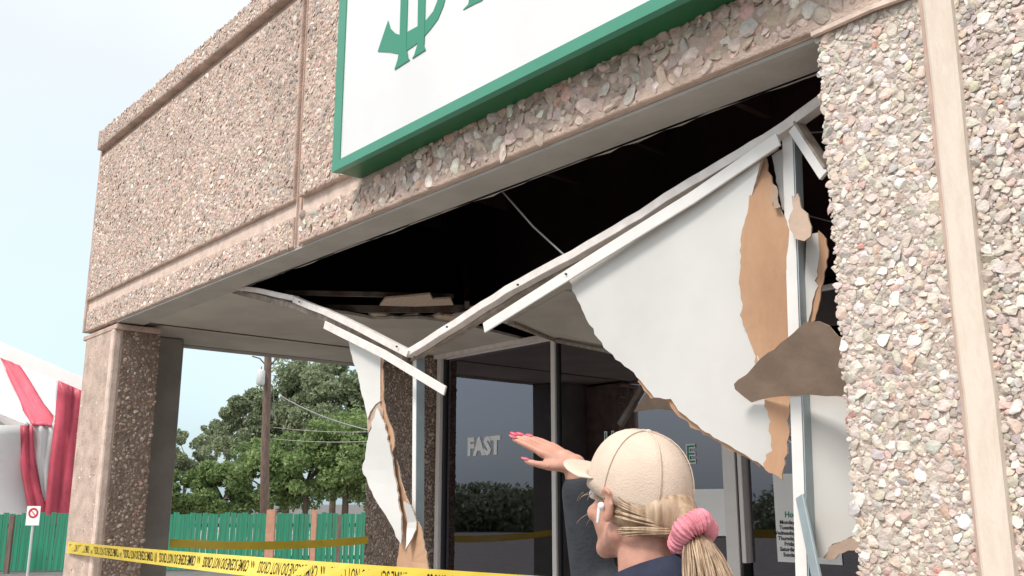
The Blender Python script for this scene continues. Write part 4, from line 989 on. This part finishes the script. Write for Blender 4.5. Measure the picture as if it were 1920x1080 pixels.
for sx in (-1, 1):
    b.caps(L(sx * .046, .0, -.062), L(sx * .022, .062, -.092), .024, .020)
    rot = np.array(Matrix.Rotation(sx * 0.35, 3, 'Z'))
    E((sx * .078, -.008, -.016), (.007, .017, .030), rot); E((sx * .080, -.004, -.036), (.006, .009, .011))
    b.tube([L(sx * .083, .006, .0), L(sx * .088, -.008, .013), L(sx * .089, -.022, .004), L(sx * .087, -.024, -.014), L(sx * .083, -.012, -.036)], .0042, 8)
# neck, trunk, legs
b.caps(L(0, -.022, -.06), L(0, -.03, -.185), .056, .060)
b.caps(L(-.0, -.03, -.17), L(.11, -.03, -.215), .05, .05); b.caps(L(0, -.03, -.17), L(-.11, -.03, -.215), .05, .05)
zt = lambda z: z - Hc_z     # absolute height -> local
b.ell(L(0, -.02, zt(1.22)), (.155, .10, .20), 3, rot=Rm); b.ell(L(0, -.01, zt(1.02)), (.135, .095, .14), 3, rot=Rm); b.ell(L(0, -.01, zt(.88)), (.165, .115, .12), 3, rot=Rm)
for sx in (-1, 1):
    b.ell(L(sx * .165, -.02, zt(1.31)), (.055, .055, .055), 3)
    b.caps(L(sx * .085, 0, zt(.86)), L(sx * .10, .01, zt(.48)), .082, .055); b.caps(L(sx * .10, .01, zt(.48)), L(sx * .10, -.01, zt(.16)), .052, .036)
    b.caps(L(sx * .10, -.03, zt(.155)), L(sx * .11, .12, zt(.148)), .034, .028)
# left arm hangs, bent forward a little
SL = L(-.175, -.02, zt(1.31)); EL = L(-.215, -.03, zt(1.03)); WL = L(-.19, .12, zt(.84))
b.caps(SL, EL, .047, .036); b.caps(EL, WL, .036, .025)
# right arm raised: two-bone reach to the hand seen at the left of the cap
SR = L(.165, 0.0, zt(1.33))
HT = C0 + ray(1078, 872) * 1.98            # wrist
def ik(s_, t_, l1, l2, pole):
    d = t_ - s_; D_ = min(np.linalg.norm(d), (l1 + l2) * .999); u = d / np.linalg.norm(d)
    a_ = (l1 * l1 - l2 * l2 + D_ * D_) / (2 * D_); h_ = math.sqrt(max(l1 * l1 - a_ * a_, 0)); p_ = pole - u * (pole @ u); p_ /= np.linalg.norm(p_)
    return s_ + u * a_ + p_ * h_, s_ + u * D_
ER, WR = ik(SR, HT, .28, .245, Fd * 0.9 - Zd * 0.3)
b.caps(SR, ER, .046, .037); b.caps(ER, WR, .036, .024)
# hands
def hand(b, wr, yd, nrm, side, curl, sc=1.0):
    """wr wrist, yd finger direction, nrm = back-of-hand normal, side = +1 thumb on +x"""
    yd = yd / np.linalg.norm(yd); nrm = nrm - yd * (nrm @ yd); nrm /= np.linalg.norm(nrm); xd = np.cross(yd, nrm)
    R_ = np.stack([xd, yd, nrm], 1)
    T_ = lambda x, y, z: wr + R_ @ (np.array((x * side, y, z), float) * sc)
    b.caps(T_(0, -.01, 0), T_(0, .03, 0), .022 * sc, .024 * sc)
    for x in (.028, .010, -.009, -.026): b.caps(T_(x * .5, .012, 0), T_(x, .078, 0), .014 * sc, .0115 * sc)
    tips = []
    for x, ln, sp, cu in ((.028, .072, .05, curl[0]), (.0095, .080, .01, curl[1]), (-.009, .074, -.03, curl[2]), (-.0255, .058, -.08, curl[3])):
        p = T_(x, .082, 0); an = 0.0; d_ = 0
        for sgm, fr, r0, r1 in ((0, .45, .0092, .0085), (1, .30, .0085, .0078), (2, .25, .0078, .0066)):
            an += cu * (0.9, 1.1, 0.8)[sgm]
            dv = R_ @ (np.array((math.sin(sp) * side, math.cos(sp) * math.cos(an), -math.sin(an)), float)); dv /= np.linalg.norm(dv)
            q_ = p + dv * ln * fr * sc; b.caps(p, q_, r0 * sc, r1 * sc, n=10); p = q_
        tips.append((p, dv, R_ @ np.array((0, math.sin(an), math.cos(an)))))
    p = T_(.020, .012, -.004); q_ = T_(.046, .046, -.012); b.caps(p, q_, .0145 * sc, .011 * sc); r_ = T_(.056, .076, -.018); b.caps(q_, r_, .0105 * sc, .0085 * sc); r2 = T_(.058, .096, -.022); b.caps(r_, r2, .0085 * sc, .007 * sc)
    tips.append((r2, (r2 - r_) / np.linalg.norm(r2 - r_), nrm)); return tips
tip_t = C0 + ray(981, 818) * 2.02
print('ARM', np.linalg.norm(HT - SR), 'tip', np.linalg.norm(tip_t - WR))
# hold the hand so that its tip reaches the seen finger tip
tipsR = hand(b, WR, tip_t - WR, UPV * 0.9 - FW * 0.15, -1, (0.02, 0.04, 0.07, 0.10), 0.88)
tipsL = hand(b, WL, Fd * .5 - Zd * .8, -Ld * 0.2 + Fd + 0 * Zd, -1, (0.35, 0.4, 0.45, 0.5), 0.92)
body = link("body", remeshed(b, 0.0042, 5), M['skin'], wm)
for tp_, dv, nn_ in tipsR + tipsL:
    nn_ = nn_ / np.linalg.norm(nn_); xx = np.cross(dv, nn_)
    MB().ell(tp_ + dv * 0.004 + nn_ * 0.0052, (0.0055, 0.010, 0.0018), 2, rot=np.stack([xx, dv, nn_], 1)).build("fingernail", M['nail'], wm, smooth=True)
for sx in (-1, 1):
    ey = MB().ell(L(sx * .031, .080, .003), (.0115, .0115, .0105), 2, rot=Rm).build("eye", M['eye_white'], wm, smooth=True)
    MB().ell(L(sx * .031, .0895, .003), (.005, .003, .005), 2, rot=Rm).build("iris", M['dark_metal'], ey)
# jacket
j = MB()
j.ell(L(0, -.02, zt(1.22)), (.175, .122, .215), 3, rot=Rm); j.ell(L(0, -.015, zt(1.03)), (.16, .12, .17), 3, rot=Rm); j.ell(L(0, -.01, zt(.90)), (.178, .128, .12), 3, rot=Rm)
j.caps(L(.02, -.03, zt(1.385)), L(.165, -.02, zt(1.335)), .050, .060); j.caps(L(-.02, -.03, zt(1.385)), L(-.165, -.02, zt(1.335)), .050, .060)
j.caps(SL, EL, .064, .052); j.caps(EL, EL + (WL - EL) * .88, .052, .042)
j.caps(SR, ER, .062, .050); j.caps(ER, ER + (WR - ER) * .80, .050, .038)
link("jacket", remeshed(j, 0.009, 6), M['grey_cloth'], wm)
# trousers and shoes
tr2 = MB(); tr2.ell(L(0, -.01, zt(.86)), (.172, .122, .12), 3, rot=Rm)
for sx in (-1, 1):
    tr2.caps(L(sx * .085, 0, zt(.86)), L(sx * .10, .01, zt(.48)), .090, .066); tr2.caps(L(sx * .10, .01, zt(.48)), L(sx * .10, -.01, zt(.22)), .064, .056)
link("trousers", remeshed(tr2, 0.010, 5), M['denim'], wm)
for sx in (-1, 1):
    s2 = MB(); s2.caps(L(sx * .10, -.035, zt(.165)), L(sx * .112, .13, zt(.158)), .042, .036)
    s2 = link("shoe", remeshed(s2, 0.008, 4), M['white_plastic'], wm)
# open collar: high at the nape, low in front
cb = MB(); nc = 40; vs = []
for i in range(nc + 1):
    th = math.radians(-155 + 310 * i / nc); bk = (1 + math.cos(th)) / 2      # 1 at nape
    x = math.sin(th); y = -math.cos(th)
    zt_ = -.165 + .075 * bk; zl = zt_ - .062
    rt, rl = (.082, .098)
    vs += [L(x * (rt + .010), -.030 + y * (rt + .012), zt_ - 0.002), L(x * (rt + .022), -.03 + y * (rt + .026), zt_ - .020), L(x * (rl + .035), -.03 + y * (rl + .040), zl)]
fs = [(3 * i + k, 3 * i + 3 + k, 3 * i + 4 + k, 3 * i + 1 + k) for i in range(nc) for k in (0, 1)]
co_ = cb.add(vs, fs).build("collar", M['navy'], wm, smooth=True); m_ = co_.modifiers.new("t", 'SOLIDIFY'); m_.thickness = 0.006
# cap, tipped a little back
ca_, sa_ = math.cos(math.radians(15)), math.sin(math.radians(15))
def Lc(x, y, z): return L(x, y * ca_ - (z - .02) * sa_, .02 + y * sa_ + (z - .02) * ca_)
cp = MB(); vs = []; fs = []; nu, nvv = 48, 14
def capr(th):      # horizontal half sizes
    return 0.084, 0.104
for jv in range(nvv + 1):
    ph = math.radians(-6 + 96 * jv / nvv)
    for i in range(nu):
        th = 2 * math.pi * i / nu; rx_, ry_ = capr(th)
        cr_ = math.cos(ph) ** 0.82 if ph > 0 else 1.0
        z = 0.012 + 0.104 * math.sin(ph) if ph > 0 else 0.012 + 0.16 * math.sin(ph)
        wob = 1 + 0.006 * math.sin(6 * th) * math.cos(ph)
        vs.append(Lc(rx_ * cr_ * math.sin(th) * wob, -0.006 + ry_ * cr_ * math.cos(th) * wob, z + 0.010 * math.cos(th) * (1 - jv / nvv)))
for jv in range(nvv):
    for i in range(nu): fs.append((nu * jv + i, nu * jv + (i + 1) % nu, nu * (jv + 1) + (i + 1) % nu, nu * (jv + 1) + i))
cpo = cp.add(vs, fs).build("cap", M['cap'], wm, smooth=True); cpo.modifiers.new("t", 'SOLIDIFY').thickness = 0.003
MB().ell(Lc(0, -.006, .1165), (.007, .007, .004), 2).build("cap_button", M['cap'], cpo, smooth=True)
sm = MB()
for k in range(6):
    th = math.pi / 6 + k * math.pi / 3; pts = []
    for jv in range(10):
        ph = math.radians(2 + 86 * jv / 9); c_ = math.cos(ph) ** .82
        pts.append(Lc(.0855 * c_ * math.sin(th), -.006 + .1055 * c_ * math.cos(th), .013 + .1045 * math.sin(ph)))
    sm.tube(pts, 0.0011, 5)
sm.build("cap_seam", M['cap'], cpo)
# brim
br = MB(); vs = []; ni, nj = 24, 6
for i in range(ni + 1):
    a_ = math.radians(-68 + 136 * i / ni)
    for k in range(nj + 1):
        s_ = k / nj; ex = s_ * .082 * math.cos(a_ * 1.15) ** 0.5 if abs(a_ * 1.15) < math.pi / 2 else 0
        x = .085 * math.sin(a_) * (1 + .02 * s_); y = -.006 + .105 * math.cos(a_) + ex
        vs.append(Lc(x, y, .022 + 0.002 * s_ - 1.3 * x * x * s_))
fs = [((nj + 1) * i + k, (nj + 1) * i + k + 1, (nj + 1) * (i + 1) + k + 1, (nj + 1) * (i + 1) + k) for i in range(ni) for k in range(nj)]
bo = br.add(vs, fs).build("cap_brim", M['cap'], wm, smooth=True); bo.modifiers.new("t", 'SOLIDIFY').thickness = 0.003
# hair on the skull and pulled back to the ponytail
TAIL = L(-0.005, -0.125, -0.055)
hb = MB()
hb.ell(L(0, -.024, -.020), (.0765, .078, .060), 3, rot=Rm); hb.ell(L(0, .010, .040), (.072, .078, .050), 3, rot=Rm); hb.ell(L(0, -.07, -.030), (.058, .052, .045), 3, rot=Rm)
hb.caps(L(0, -.085, -.03), TAIL, .040, .024)
hsk = link("hair", remeshed(hb, 0.006, 3), M['hair'], wm)
hs = MB(); rgh = random.Random(5)
for k in range(170):
    sx = rgh.choice((-1, 1)); yy = rgh.uniform(-.03, .045); z0 = rgh.uniform(-.010, .010) if yy > -.012 else rgh.uniform(-.075, .008)
    xx = sx * .080 * math.sqrt(max(0.05, 1 - ((yy + .02) / .11) ** 2 - (z0 / .13) ** 2))
    p0 = np.array((xx, yy, z0)); p3 = np.array((sx * .012, -.118, -.055 + rgh.uniform(-.012, .012)))
    mid = np.array((sx * .082, -.062, z0 * .6 - .020)) * rgh.uniform(.95, 1.03)
    pts = [L(*((1 - t_) ** 2 * p0 + 2 * t_ * (1 - t_) * mid + t_ * t_ * p3)) for t_ in np.linspace(0, 1, 8)]
    hs.tube(pts, [.0006, .0014, .002, .002, .002, .002, .0018, .0015], 5)
hs.build("hair_strands", M['hair'], wm, smooth=True)
# scrunchie
sc2 = MB(); axis = np.array((0, -0.75, -0.66)); axis /= np.linalg.norm(axis); a1_ = np.array((1.0, 0, 0)); a2_ = np.cross(axis, a1_)
cS = np.array((-0.005, -0.132, -0.062)); vs = []; nS, nR = 180, 16
for i in range(nS):
    th = 2 * math.pi * i / nS; rr_ = 0.026 + 0.0025 * math.sin(5 * th)
    ru = 0.0165 + 0.0026 * abs(math.sin(13 * th + 1)) + .0014 * math.sin(29 * th)
    for k in range(nR):
        ph = 2 * math.pi * k / nR; o_ = math.cos(ph) * ru; z_ = math.sin(ph) * ru * 1.05
        vs.append(L(*(cS + (a1_ * math.cos(th) + a2_ * math.sin(th)) * (rr_ + o_) + axis * z_)))
fs = [(nR * i + k, nR * ((i + 1) % nS) + k, nR * ((i + 1) % nS) + (k + 1) % nR, nR * i + (k + 1) % nR) for i in range(nS) for k in range(nR)]
sc2.add(vs, fs).build("scrunchie", M['scrunchie'], wm, smooth=True)
# ponytail
pt = MB()
for k in range(460):
    a_ = rgh.uniform(0, 2 * math.pi); q0_ = math.sqrt(rgh.random()); spx, spy = math.cos(a_) * q0_, math.sin(a_) * q0_
    pts = []; ln = rgh.uniform(.24, .34); ph_ = rgh.uniform(0, 6.28); wv_ = rgh.uniform(.001, .004)
    for i in range(12):
        t_ = i / 11; wd_ = .014 + .045 * min(1, t_ * 2.2) ** .8 * (1 - .35 * t_)
        cx_ = -.005 - .02 * t_; cy_ = -.135 - .055 * math.sin(min(t_ * 2.2, 1.57)) + .012 * t_; cz_ = -.06 - ln * t_ ** 1.15 + .012 * math.sin(t_ * 9) * 0
        pts.append(L(cx_ + spx * wd_ * 1.0 + wv_ * math.sin(t_ * 9 + ph_), cy_ + spy * wd_ * .8 + wv_ * math.cos(t_ * 8 + ph_), cz_))
    r0_ = rgh.uniform(.0009, .0021); pt.tube(pts, [r0_ * .8] + [r0_] * 8 + [r0_ * .7, r0_ * .4, .0003], 5)
pto = pt.build("ponytail", M['hair'], wm, smooth=True)
ws = MB()
for k in range(6):
    p0 = np.array((-.072, .05 + rgh.uniform(-.01, .02), -.01 + rgh.uniform(-.03, .02))); dr = np.array((rgh.uniform(-.1, .2), rgh.uniform(.35, .7), rgh.uniform(-.9, -.2))); ln = rgh.uniform(.03, .055)
    pts = [L(*(p0 + dr * ln * t_ + np.array((0, .004 * math.sin(2 * t_), .003 * math.sin(2.5 * t_))))) for t_ in np.linspace(0, 1, 6)]
    ws.tube(pts, [.0005] * 5 + [.0002], 4)
ws.build("loose_hair", M['hair'], wm)
eb = MB(); eb.ell(L(-.086, .003, -.018), (.006, .007, .007), 2, rot=Rm); eb.caps(L(-.088, .006, -.022), L(-.088, .010, -.045), .0032, .003)
eb.build("earbud", M['white_plastic'], wm, smooth=True)
